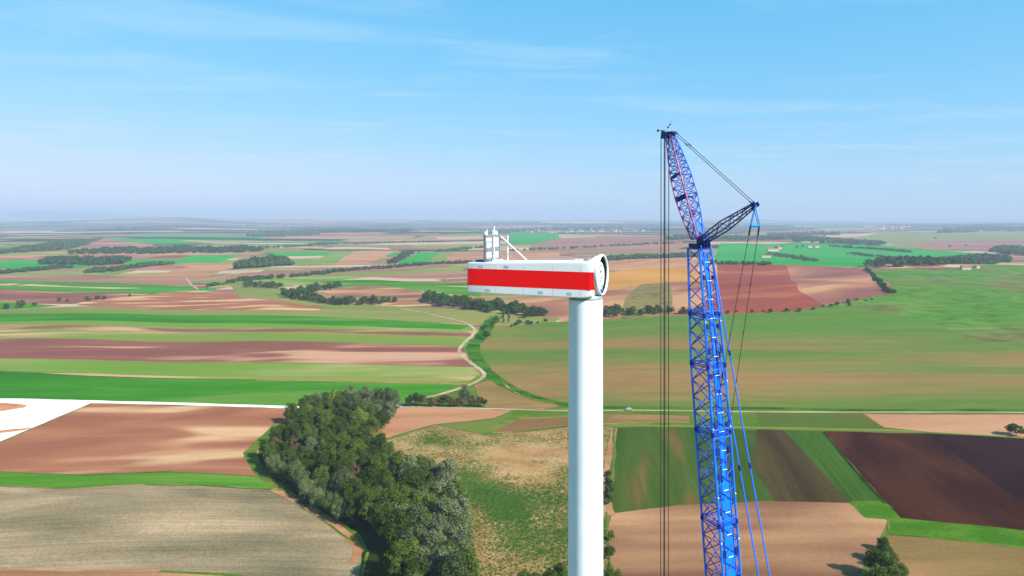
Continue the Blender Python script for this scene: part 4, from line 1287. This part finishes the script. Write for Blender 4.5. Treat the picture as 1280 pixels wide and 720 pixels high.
# the grove: bases inside this outline; the kind of tree follows what stands where
GROVE = [at(*p) for p in smooth_poly([(384, 516), (420, 508), (470, 509), (496, 516), (476, 540), (470, 562), (500, 596), (548, 614), (572, 655), (574, 760), (505, 760), (496, 700), (482, 674), (440, 658), (395, 641), (348, 606), (330, 582), (344, 556), (372, 536)])]
gxs = [p[0] for p in GROVE]; gys = [p[1] for p in GROVE]
pts = []
tries = 0
while tries < 9000 and len(pts) < 190:
    tries += 1
    x = trng.uniform(min(gxs), max(gxs)); y = trng.uniform(min(gys), max(gys))
    if not inpoly(x, y, GROVE): continue
    if all((x - a_) ** 2 + (y - b_) ** 2 > 6.6 ** 2 for a_, b_ in pts): pts.append((x, y))
KL = {'dark': 'dark green broadleaf tree', 'silver': 'silvery grey leaved tree', 'willow': 'pale grey green willow',
      'lime': 'yellow green leaved tree', 'brown': 'thin brownish tree'}
def grove_area(px, py):
    if py < 530: return 'in the top end of the grove against the white gravel road'
    if py < 575: return 'in the middle of the grove beside the bare ploughed field'
    if px < 450: return 'in the grove along the headland of the stubble field'
    if py < 620: return 'in the grove where it narrows beside the weedy field'
    return 'in the lower lobe of the grove beside the weedy field'
for x, y in pts:
    px, py = to_px(x, y, 6.0)
    r_ = trng.random(); s = trng.uniform(.78, 1.12); k = 'dark'
    if px > 425 and py < 522: k = 'silver' if r_ < .85 else 'dark'
    elif px < 440 and 575 < py < 655 and (px - 345) * .62 + 575 < py + 4: k = 'willow'; s = trng.uniform(.75, .95)
    elif py > 590 and px > 465:
        k = 'silver' if r_ < .30 else 'lime' if r_ < .42 else 'willow' if r_ < .52 else 'dark'
        if px < 495: k = 'dark' if r_ < .7 else 'lime'
        s = trng.uniform(1.0, 1.28)
    elif 415 < px < 470 and 540 < py < 590: k = 'brown' if r_ < .45 else 'dark'
    elif r_ < .10: k = 'brown'
    elif r_ < .18: k = 'lime'
    elif r_ < .20: k = 'silver'
    if k == 'dark' and px < 400 and py > 540: s *= .85
    plant('broadleaf_tree' if k != 'willow' else 'willow_tree', k, x, y, s, KL[k] + ' ' + grove_area(px, py), k + ' trees ' + grove_area(px, py))
x, y = at(443, 549)
plant('poplar_tree', 'poplar', x, y, 1.0, 'slim yellow green poplar rising on the grove edge below the silver trees')
x, y = at(364, 531)
plant('broadleaf_tree', 'dark', x, y, .95, 'round dark tree standing out from the grove into the ploughed field', var=1)
# copse by the track at the top of the rose field
for k, (px, py, kind, s) in enumerate([(512, 509, 'dark', .6), (522, 509, 'dark', .75), (531, 508, 'silver', .62), (540, 509, 'brown', .75), (549, 508, 'brown', .85), (557, 509, 'dark', .7), (566, 509, 'brown', .8), (574, 509, 'brown', .85), (582, 507, 'silver', .95), (590, 509, 'brown', .8), (598, 509, 'brown', .75), (604, 509, 'dark', .55)]):
    x, y = at(px, py)
    lb = {'dark': 'small dark green tree in the copse where the two tracks meet', 'brown': 'brownish autumn tree in the copse where the two tracks meet', 'silver': 'grey silvery tree in the copse where the two tracks meet'}[kind]
    plant('broadleaf_tree', kind, x, y, s, lb, kind + ' trees of the track copse')
# right foreground clump
for k, (px, py, kind, s) in enumerate([(1098, 722, 'dark', .86), (1108, 728, 'lime', .84), (1118, 734, 'dark', .8), (1094, 750, 'lime', .95), (1110, 756, 'dark', .95), (1124, 766, 'lime', .8), (1106, 704, 'dark', .62), (1112, 776, 'dark', .9), (1104, 688, 'dark', .42), (1086, 775, 'dark', .9), (1113, 712, 'dark', .55)]):
    x, y = at(px, py)
    lb = {'dark': 'dark green tree in the clump between two ploughed fields right of the crane', 'lime': 'bright green tree in the clump between two ploughed fields right of the crane'}[kind]
    plant('broadleaf_tree', kind, x, y, s, lb, kind + ' trees of the right clump')
x, y = at(1270, 545)
plant('round_bush', 'bush', x, y, 1.75, 'lone round dark bush on the field edge beside the rose soil strip', cat='bush', sz=.9)
# bushes round the tower foot
for k, (px, py, kind, s) in enumerate([(655, 742, 'dark', .62), (668, 752, 'dark', .7), (684, 748, 'dark', .75), (698, 744, 'dark', .8), (704, 752, 'lime', .6), (642, 756, 'dark', .6), (763, 730, 'lime', .60), (768, 745, 'dark', .72), (762, 700, 'dark', .45), (764, 676, 'lime', .36), (770, 760, 'lime', .7)]):
    x, y = at(px, py)
    lb = {'dark': 'dark leafy bush at the lower edge of the weedy field near the tower', 'lime': 'yellow green bush at the lower edge of the weedy field near the tower'}[kind]
    plant('leafy_bush', kind, x, y, s, lb, kind + ' bushes near the tower', cat='bush')
for k, (px, py, s) in enumerate([(760, 606, .55), (761, 618, .7), (760, 630, .75), (761, 596, .5)]):
    x, y = at(px, py)
    plant('track_bush', 'bush', x, y, s * 1.5, 'dark bush beside the short dirt track right of the tower', 'bushes along the dirt track', 'bush')
# woods and tree lines in the middle distance
def tree_line(px, n, s, label, group, kind='mid', name='broadleaf_tree', wid=8.0, cat='tree'):
    w = smooth_poly([at(*p) for p in px], False, 6)
    for k in range(n):
        t = (k + trng.uniform(.1, .9)) / n * (len(w) - 1); i = min(int(t), len(w) - 2); f_ = t - i
        x = w[i][0] + (w[i + 1][0] - w[i][0]) * f_ + trng.uniform(-wid, wid) * .5
        y = w[i][1] + (w[i + 1][1] - w[i][1]) * f_ + trng.uniform(-wid, wid)
        plant(name, kind, x, y, s * trng.uniform(.55, 1.25), label, group, cat)
tree_line([(533, 375), (560, 381), (600, 386), (640, 390), (676, 394)], 84, 1.05, 'dark tree of the long wood strip below the nacelle', 'trees of the strip below the nacelle', wid=26, name='wood_tree')
tree_line([(356, 371), (375, 374), (400, 378), (430, 380), (460, 380), (493, 378)], 60, .9, 'dark tree of the curved copse wrapping the round tan field', 'trees of the curved copse', wid=16, name='copse_tree')
tree_line([(360, 369), (385, 366), (405, 363), (418, 360)], 34, 1.0, 'dark tree of the curved copse wrapping the round tan field', 'trees of the curved copse', wid=22, name='copse_tree')
tree_line([(308, 357), (325, 359), (350, 360)], 20, .9, 'dark tree of the short copse left of the curved copse', 'trees of the short copse', wid=16, name='copse_tree')
tree_line([(754, 396), (772, 393), (790, 392), (815, 391)], 24, .75, 'dark tree of the hedge under the grassy slope behind the nacelle', 'trees of the hedge under the grassy slope', name='hedgerow_tree', wid=14)
tree_line([(815, 391), (850, 391), (880, 391)], 16, .6, 'dark tree of the hedge under the grassy slope behind the nacelle', 'trees of the hedge under the grassy slope', name='hedgerow_tree', wid=10)
tree_line([(880, 392), (960, 391), (1040, 384), (1090, 374)], 18, 1.0, 'low round bush on the lower edge of the red field', 'bushes along the red field', 'bush', 'hedge_bush', 6, 'bush')
for px, py, s in ((1060, 379, .42), (1112, 367, .5), (1118, 367, .4), (1039, 384, .34)):
    x, y = at(px, py)
    plant('broadleaf_tree', 'mid', x, y, s * 1.2, 'rounded tree at the lower edge of the red field', 'trees along the red field')
tree_line([(1083, 338), (1092, 346), (1102, 357), (1112, 366)], 22, 1.5, 'dark bush of the hedge dividing red field from green hill', 'bushes of the dividing hedge', 'bush', 'hedge_bush', 4, 'bush')
for px, py, s in ((629, 404, 1.0), (636, 404, .9)):
    x, y = at(px, py)
    plant('columnar_poplar', 'dark_poplar', x, y, s, 'slender dark columnar poplar beside the stream below the nacelle', 'pair of columnar poplars')
x, y = at(608, 425)
plant('stream_bush', 'dark', x, y, .75, 'dark rounded bush on the stream bank beside the winding track', cat='bush')
tree_line([(640, 408), (660, 405), (684, 403)], 10, 1.1, 'low bush on the upper edge of the big green field', 'bushes on the big green field edge', 'bush', 'hedge_bush', 6, 'bush')
tree_line([(604, 414), (618, 402), (622, 397)], 8, .9, 'small bush along the stream below the nacelle', 'bushes along the stream', 'bush', 'hedge_bush', 6, 'bush')
for px, py, s in ((74, 377, .55), (84, 378, .45), (110, 377, .75), (122, 375, .6), (130, 375, .6), (162, 371, .4), (26, 385, 1.0), (43, 383, .6), (8, 387, .7)):
    x, y = at(px, py)
    plant('field_tree', 'mid', x, y, s, 'lone small tree on the long striped fields at left', 'lone trees on the striped fields')

# woods too far off to count their trees
def far_wood(px, n, h, label, name='distant_wood', wid=None, seed=1):
    rng = np.random.default_rng(seed)
    P = [at(*p) for p in px]
    C = []; N = []; S = []
    xs = [p[0] for p in P]; ys = [p[1] for p in P]; got = 0; tr = 0
    while got < n and tr < n * 60:
        tr += 1
        if wid:
            t = rng.uniform(0, len(P) - 1.001); i = int(t); f_ = t - i
            x = P[i][0] + (P[i + 1][0] - P[i][0]) * f_ + rng.normal() * wid; y = P[i][1] + (P[i + 1][1] - P[i][1]) * f_ + rng.normal() * wid
        else:
            x = rng.uniform(min(xs), max(xs)); y = rng.uniform(min(ys), max(ys))
            if not inpoly(x, y, P): continue
        got += 1
        z = float(hfun(x, y)); hh = h * rng.uniform(.6, 1.15); r_ = hh * rng.uniform(.5, .75)
        m_ = 40
        v = rng.normal(size=(m_, 3)); v /= np.linalg.norm(v, axis=1)[:, None]; v[:, 2] = np.abs(v[:, 2]) * np.where(rng.random(m_) < .75, 1, -.8)
        C.append(np.array([x, y, z + hh * .48]) + v * np.array([r_, r_, hh * .5]) * rng.uniform(.75, 1.1, m_)[:, None]); N.append(v + rng.normal(size=(m_, 3)) * .4); S.append(np.full(m_, r_ * .38) * rng.uniform(.7, 1.3, m_))
    me_ = quads_mesh(name, np.concatenate(C), np.concatenate(N), np.concatenate(S), LEAF['far'], rng)
    o = link(name, me_); tag(o, label, 'wood', kind='stuff')
    return o
W = [
 ([(-60, 318), (0, 316), (60, 306), (120, 300), (128, 298), (90, 312), (0, 318)], 330, 14, None, 'broad dark wood behind the striped fields at far left'),
 ([(80, 317), (140, 318), (220, 317), (300, 316), (330, 314), (300, 310), (220, 311), (120, 313)], 340, 13, None, 'long dark wood band above the bright green far field'),
 ([(50, 331), (110, 332), (160, 330), (162, 325), (120, 325), (56, 326)], 130, 14, None, 'dark wood block above the mauve strips at left'),
 ([(112, 341), (140, 339), (175, 334), (205, 331)], 70, 10, 12, 'thin dark wood strip pointing at the bright green far field'),
 ([(-20, 344), (30, 340), (80, 335)], 60, 9, 8, 'low hedge line below the wood block at far left'),
 ([(294, 337), (320, 335), (350, 333), (364, 332), (350, 326), (325, 328), (300, 334)], 130, 17, None, 'dark wood by the curving track above the short copse'),
 ([(260, 359), (290, 353), (306, 349), (340, 347)], 40, 6, 5, 'low bushy hedge beside the crossing farm tracks'),
 ([(308, 351), (380, 345), (440, 338), (500, 334), (560, 330), (590, 329)], 150, 8, 6, 'dotted roadside tree row across the middle fields'),
 ([(490, 330), (502, 323), (516, 316)], 36, 11, 8, 'short dark hedge beside the teal green far field'),
 ([(550, 315), (575, 312), (612, 309)], 40, 10, 8, 'thin hedge line left of the cooler frame'),
 ([(756, 326), (800, 323), (860, 321), (880, 320)], 170, 13, 14, 'dark hedge wood line just behind the nacelle hub'),
 ([(1080, 335), (1130, 334), (1180, 333), (1250, 329), (1268, 328), (1262, 323), (1220, 322), (1150, 328), (1090, 330)], 330, 14, None, 'dark wood belt on the crest behind the green hill'),
 ([(960, 318), (990, 322), (1016, 327)], 60, 9, 10, 'low dark scrub line below the white farm'),
 ([(992, 303), (1040, 305), (1100, 308), (1106, 305), (1050, 301), (996, 299)], 180, 16, None, 'dark wood strip above the bright green far fields'),
 ([(1036, 308), (1080, 311), (1140, 316)], 60, 9, 6, 'thin hedge across the bright green far field'),
 ([(1062, 318), (1100, 322), (1124, 325)], 40, 9, 6, 'short hedge across the bright green far field'),
 ([(1236, 316), (1262, 319), (1300, 322), (1300, 314), (1250, 310)], 110, 16, None, 'dark wood at the right end of the green plain'),
 ([(960, 299), (1010, 296), (1050, 294), (1050, 291), (960, 293)], 200, 18, None, 'blue grey wood beyond the green plain'),
 ([(1170, 293), (1230, 290), (1320, 290), (1320, 284), (1180, 286)], 260, 22, None, 'blue grey wood near the horizon at right'),
 ([(310, 297), (360, 296), (400, 294), (400, 291), (310, 293)], 180, 20, None, 'blue grey wood near the horizon at left centre'),
 ([(490, 292), (505, 291), (515, 288), (500, 286)], 70, 18, None, 'tree covered hamlet near the horizon left of the cooler frame'),
 ([(620, 291), (680, 289), (780, 289), (780, 286), (700, 285), (630, 287)], 260, 16, None, 'trees round the far village beyond the nacelle'),
 ([(300, 312), (380, 308), (420, 305), (540, 302)], 90, 10, 10, 'thin tree row along the teal strip in the distance'),
 ([(640, 314), (760, 308), (870, 303)], 90, 9, 10, 'scattered trees along the mauve slope behind the crane'),
 ([(880, 329), (900, 330), (960, 331)], 40, 7, 6, 'low hedge along the top of the red field'),
]
wr = random.Random(33)
for k in range(26):                      # wooded bands between 4 and 14 km
    px_ = wr.uniform(-40, 1280); py_ = HY + FPX * CAMZ / wr.uniform(3800, 13000); ln = wr.uniform(50, 190)
    W.append(([(px_, py_), (px_ + ln * .5, py_ + wr.uniform(-.8, .8)), (px_ + ln, py_ + wr.uniform(-1.2, 1.2))], 150, 20, 60, 'long hazy wooded band far out on the plain'))
for k, (px, n, h, wid, lb) in enumerate(W): far_wood(px, int(n * 1.5), h, lb, wid=wid, seed=40 + k)
# low shrubs and canopy filling the floor of the grove
rng = np.random.default_rng(77); C = []; N = []; S = []
for k in range(420):
    while True:
        x = rng.uniform(min(gxs), max(gxs)); y = rng.uniform(min(gys), max(gys))
        if inpoly(x, y, GROVE): break
    z = grid_h(x, y); r_ = rng.uniform(1.2, 2.6); m_ = 70
    v = rng.normal(size=(m_, 3)); v /= np.linalg.norm(v, axis=1)[:, None]; v[:, 2] = np.abs(v[:, 2])
    C.append(np.array([x, y, z + .1]) + v * r_ * rng.uniform(.7, 1.1, m_)[:, None]); N.append(v + rng.normal(size=(m_, 3)) * .5); S.append(rng.uniform(.2, .42, m_))
o = link('undergrowth', quads_mesh('undergrowth', np.concatenate(C), np.concatenate(N), np.concatenate(S), LEAF['dark'], rng))
tag(o, 'low leafy undergrowth between the trunks of the grove', 'undergrowth', kind='stuff')

# weeds standing in the fallow field
from mathutils import noise as mnoise
FAL = [at(*p) for p in [(475, 557), (545, 533), (602, 545), (712, 535), (766, 536), (762, 600), (757, 640), (768, 790), (600, 790), (585, 660), (562, 602), (505, 592)]]
fx = [p[0] for p in FAL]; fy = [p[1] for p in FAL]; C = []; N = []; S = []; cnt = 0
wrr = random.Random(12); rng = np.random.default_rng(12)
PATCH = [(at(*p), r_) for p, r_ in (((612, 628), 17), ((640, 600), 9), ((560, 575), 8), ((640, 690), 44), ((700, 690), 24), ((690, 660), 14), ((600, 720), 20), ((690, 548), 10), ((735, 700), 22))]
while cnt < 16000:
    x = wrr.uniform(min(fx), max(fx)); y = wrr.uniform(min(fy), max(fy))
    cnt += 1
    if not inpoly(x, y, FAL): continue
    d_ = mnoise.noise(Vector((x / 26, y / 30, 3.3))) + .55 * mnoise.noise(Vector((x / 7, y / 8, 1.0))) - .22 + sum(1.1 * math.exp(-((x - c_[0]) ** 2 + (y - c_[1]) ** 2) / r_ ** 2) for c_, r_ in PATCH)
    if d_ < wrr.uniform(-.15, .35): continue
    z = grid_h(x, y); m_ = 9; r_ = wrr.uniform(.25, .70)
    v = rng.normal(size=(m_, 3)); v[:, 2] = np.abs(v[:, 2]) * .7; v /= np.linalg.norm(v, axis=1)[:, None]
    C.append(np.array([x, y, z + .12]) + v * r_ * rng.uniform(.3, 1, m_)[:, None]); N.append(v + np.array([0, 0, .5])); S.append(rng.uniform(.10, .26, m_))
o = link('weeds', quads_mesh('weeds', np.concatenate(C), np.concatenate(N), np.concatenate(S), leaf_mat('leaf_weed', (86, 124, 46), (134, 158, 76), .4), rng))
tag(o, 'green weeds scattered over the tan fallow field left of the tower', 'weeds', kind='stuff')

# ------------------------------------------------------------------ houses, farm, cars, far turbines
WALLM = simple('render_wall', (226, 216, 206), rough=.8, k=.6, var=.08, nscale=.2)
ROOFM = simple('roof_tile', (176, 92, 70), rough=.85, k=.7, var=.15, nscale=.4)
GLASS = simple('window_glass', (40, 50, 60), rough=.15, spec=.6, k=.8)
def house_meshes(w, d, h, rh):
    a_ = MB().box((0, 0, h / 2 - .5), (w / 2, 0, 0), (0, d / 2, 0), (0, 0, h / 2 + .5))
    a_.add([(-w / 2, -d / 2, h), (-w / 2, d / 2, h), (-w / 2, 0, h + rh), (w / 2, -d / 2, h), (w / 2, d / 2, h), (w / 2, 0, h + rh)], [(0, 1, 2), (3, 5, 4)])
    r_ = MB(); o_ = .5; t = .25; e_ = d / 2 + o_; dz = -rh / (d / 2) * o_
    r_.add([(-w / 2 - o_, -e_, h + dz + .05), (w / 2 + o_, -e_, h + dz + .05), (w / 2 + o_, 0, h + rh + .05), (-w / 2 - o_, 0, h + rh + .05),
            (-w / 2 - o_, e_, h + dz + .05), (w / 2 + o_, e_, h + dz + .05),
            (-w / 2 - o_, -e_, h + dz + .05 + t), (w / 2 + o_, -e_, h + dz + .05 + t), (w / 2 + o_, 0, h + rh + .05 + t), (-w / 2 - o_, 0, h + rh + .05 + t),
            (-w / 2 - o_, e_, h + dz + .05 + t), (w / 2 + o_, e_, h + dz + .05 + t)],
           [(6, 7, 8, 9), (9, 8, 11, 10), (1, 0, 3, 2), (2, 3, 4, 5), (0, 1, 7, 6), (4, 10, 11, 5), (1, 2, 8, 7), (2, 5, 11, 8), (0, 6, 9, 3), (3, 9, 10, 4)])
    wn = []
    n = max(2, int(w / 5))
    for k in range(n):
        wn.append(MB().box((-w / 2 + w * (k + .5) / n, -d / 2 - .02, h * .55), (.6, 0, 0), (0, .05, 0), (0, 0, .7)).mesh('window', GLASS))
    return a_.mesh('wall', WALLM), r_.mesh('roof', ROOFM), wn
HM = [house_meshes(14, 9, 4.5, 3.5), house_meshes(18, 9, 5.5, 3.6), house_meshes(11, 10, 5.0, 4.0), house_meshes(38, 12, 5.5, 3.2)]
def house(px, py, k, rz, label, group, s=1.0, wins=False, name='village_house'):
    x, y = at(px, py)
    e_ = empty(name, (x, y, grid_h(x, y) + loff(3, y)), rz); e_.scale = (s, s, s)
    tag(e_, label, 'house' if 'house' in name else 'barn', group)
    w_, r_, wn = HM[k]
    for nm, me_ in [('wall', w_), ('roof', r_)] + ([('window', q) for q in wn] if wins else []):
        o = bpy.data.objects.new(nm, me_); COL.objects.link(o); o.parent = e_
hr = random.Random(9)
for k in range(52):
    u = hr.random()
    px = 664 + 112 * u; py = 288.2 + hr.uniform(-1.8, 3.2) - 1.0 * u
    house(px, py, hr.randrange(3), hr.uniform(-.6, .6), 'tiny pale red roofed house in the far village beyond the nacelle', 'houses of the village beyond the nacelle', 1.5)
for k in range(36):
    house(1078 + 62 * hr.random(), 284.6 + hr.uniform(-1.2, 2.4), hr.randrange(3), hr.uniform(-.6, .6), 'tiny pale house in the far village near the horizon right of the crane', 'houses of the village right of the crane', 1.7)
for k in range(14):
    house(780 + 30 * hr.random(), 287.5 + hr.uniform(-1, 1.6), hr.randrange(3), hr.uniform(-.6, .6), 'tiny pale house in the far hamlet seen through the hoist ropes', 'houses of the hamlet behind the ropes', 1.5)
house(957, 322, 3, .05, 'long low white farm barn with red roof nearest the red field', None, .8, True, 'farm_barn')
house(1012, 309.5, 1, .1, 'white farm barn at the end of the tree row, left of its pair', None, 1.0, True, 'farm_barn')
house(1021, 309.5, 1, .1, 'white farm barn at the end of the tree row, right of its pair', None, 1.05, True, 'farm_barn')
house(966, 314, 3, .1, 'long pale farm building behind the red roofed barn', None, 1.2, True, 'farm_barn')
house(974, 311, 0, .3, 'small white farmhouse under two dark trees on the green plain', None, 1.2, True, 'farm_house')
house(1207, 337, 1, -.1, 'red roofed house half hidden behind the crest of the green hill', None, .9, True, 'farm_house')
house(1221, 335, 2, .2, 'small white house beside the red roofed one on the hill crest', None, .7, True, 'farm_house')
for px, py, s in ((970, 311, 1.1), (976, 310.5, 1.2), (996, 310, 1.0), (1003, 309.5, 1.1), (1169, 299, 1.2), (1187, 309, .9), (1207, 308, .9)):
    x, y = at(px, py)
    plant('farm_tree', 'mid', x, y, s, 'dark tree standing by the white farm buildings on the green plain' if px < 1100 else 'lone dark tree on the far mauve field at right', 'trees by the farm' if px < 1100 else 'lone trees on the far mauve field')

def car(px, py, rz, label, paint):
    x, y = at(px, py)
    e_ = empty('parked_car', (x, y, grid_h(x, y) + loff(7, y)), rz); tag(e_, label, 'car')
    pf = [(-2.2, .35), (-2.25, .75), (-2.1, 1.0), (-1.5, 1.1), (-.9, 1.62), (1.0, 1.65), (1.75, 1.08), (2.15, .95), (2.22, .55), (2.15, .35)]
    mb_ = MB(); n = len(pf)
    vs = [(a_, -.86 + (.12 if b_ > 1.2 else 0), b_) for a_, b_ in pf] + [(a_, .86 - (.12 if b_ > 1.2 else 0), b_) for a_, b_ in pf]
    mb_.add(vs, [tuple(range(n))[::-1], tuple(range(n, 2 * n))] + [(k, (k + 1) % n, n + (k + 1) % n, n + k) for k in range(n)])
    b = mb_.build('body', paint, e_)
    for sy in (-1, 1):
        g_ = MB(); g_.add([(-1.35, sy * .81, 1.14), (1.45, sy * .81, 1.14), (.95, sy * .765, 1.55), (-.85, sy * .765, 1.55)], [(0, 1, 2, 3) if sy < 0 else (3, 2, 1, 0)])
        g_.build('window', GLASS, e_)
        for sx in (-1.35, 1.35):
            MB().tube((sx, sy * .66, .34), (sx, sy * .88, .34), .34, n=16).build('wheel', DARK, e_)
car(786, 513.2, .05, 'small grey car on the pale track right of the tower', GREYM)
car(259, 361, .3, 'small dark car at the far track crossing on the left', DARK)
# spoil heaps on the gravel yard
def heap(px, py, L_, W_, H_, rz, label):
    x, y = at(px, py); mb_ = MB(); rr = random.Random(int(px)); n = 24; m_ = 8; vs = []; fs = []
    for i in range(m_ + 1):
        t = i / m_
        for k in range(n):
            a_ = 2 * math.pi * k / n; j = 1 + rr.uniform(-.08, .08)
            vs.append((math.cos(a_) * L_ * (1 - t) * j, math.sin(a_) * W_ * (1 - t) * j, -.2 + H_ * (1 - (1 - t) ** 2) * (1 + rr.uniform(-.05, .05))))
    fs = [(i * n + k, i * n + (k + 1) % n, (i + 1) * n + (k + 1) % n, (i + 1) * n + k) for i in range(m_) for k in range(n)]
    mb_.add(vs, fs); o = mb_.build('spoil_heap', FM['dirt'], smooth=True)
    o.location = (x, y, grid_h(x, y) + loff(6, y)); o.rotation_euler.z = rz
    tag(o, label, 'heap')
heap(-14, 511, 22, 9, 3.0, .25, 'tan spoil heap on the far side of the white gravel yard')
heap(6, 540, 13, 2.5, 1.1, .55, 'low brown spoil bank along the near side of the white gravel yard')
# wind turbines on the horizon
def turbine(px, dist, hub_h):
    x = (px - CX) / FPX * dist; z = float(hfun(x, dist))
    e_ = empty('distant_wind_turbine', (x, dist, z), hr.uniform(-.5, .5))
    tag(e_, 'tiny white wind turbine on the hazy horizon right of the crane', 'wind turbine', 'wind turbines on the horizon')
    MB().tube((0, 0, -2), (0, 0, hub_h), 3.2, 2.0, 10).build('tower', WHITE, e_, smooth=True)
    MB().box((0, 1, hub_h + 1.5), (2.2, 0, 0), (0, 6, 0), (0, 0, 2.2)).build('nacelle', WHITE, e_)
    a0_ = hr.uniform(0, 2)
    for k in range(3):
        t = a0_ + k * 2.0944
        d = Vector((math.sin(t), 0, math.cos(t)))
        MB().tube(Vector((0, -6, hub_h + 1.5)), Vector((0, -6, hub_h + 1.5)) + d * 55, 2.2, .5, 5).build('blade', WHITE, e_)
for px, dd in ((1063, 15500), (1070, 14800), (1074, 16000), (1081, 15200), (1122, 14000), (1126, 14600), (1130, 15400), (1012, 17000)):
    turbine(px, dd, 120)

# ------------------------------------------------------------------ haze: still, even air over the plain
HT = 420.0
hz = MB().box((0, 0, (HT - 60) / 2 + 0), (34500, 0, 0), (0, 34500, 0), (0, 0, (HT + 60) / 2))
hzm = bpy.data.materials.new('haze'); hzm.use_nodes = True
for n in list(hzm.node_tree.nodes): hzm.node_tree.nodes.remove(n)
ho = hzm.node_tree.nodes.new('ShaderNodeOutputMaterial'); pv = hzm.node_tree.nodes.new('ShaderNodeVolumePrincipled')
pv.inputs['Color'].default_value = (0.55, 0.66, 0.82, 1)
pv.inputs['Density'].default_value = 1.0e-4
pv.inputs['Anisotropy'].default_value = 0.0
hzm.node_tree.links.new(pv.outputs[0], ho.inputs['Volume'])
hazeo = hz.build('haze', hzm)
tag(hazeo, 'pale blue haze veiling the distant fields and horizon', 'haze', kind='stuff')
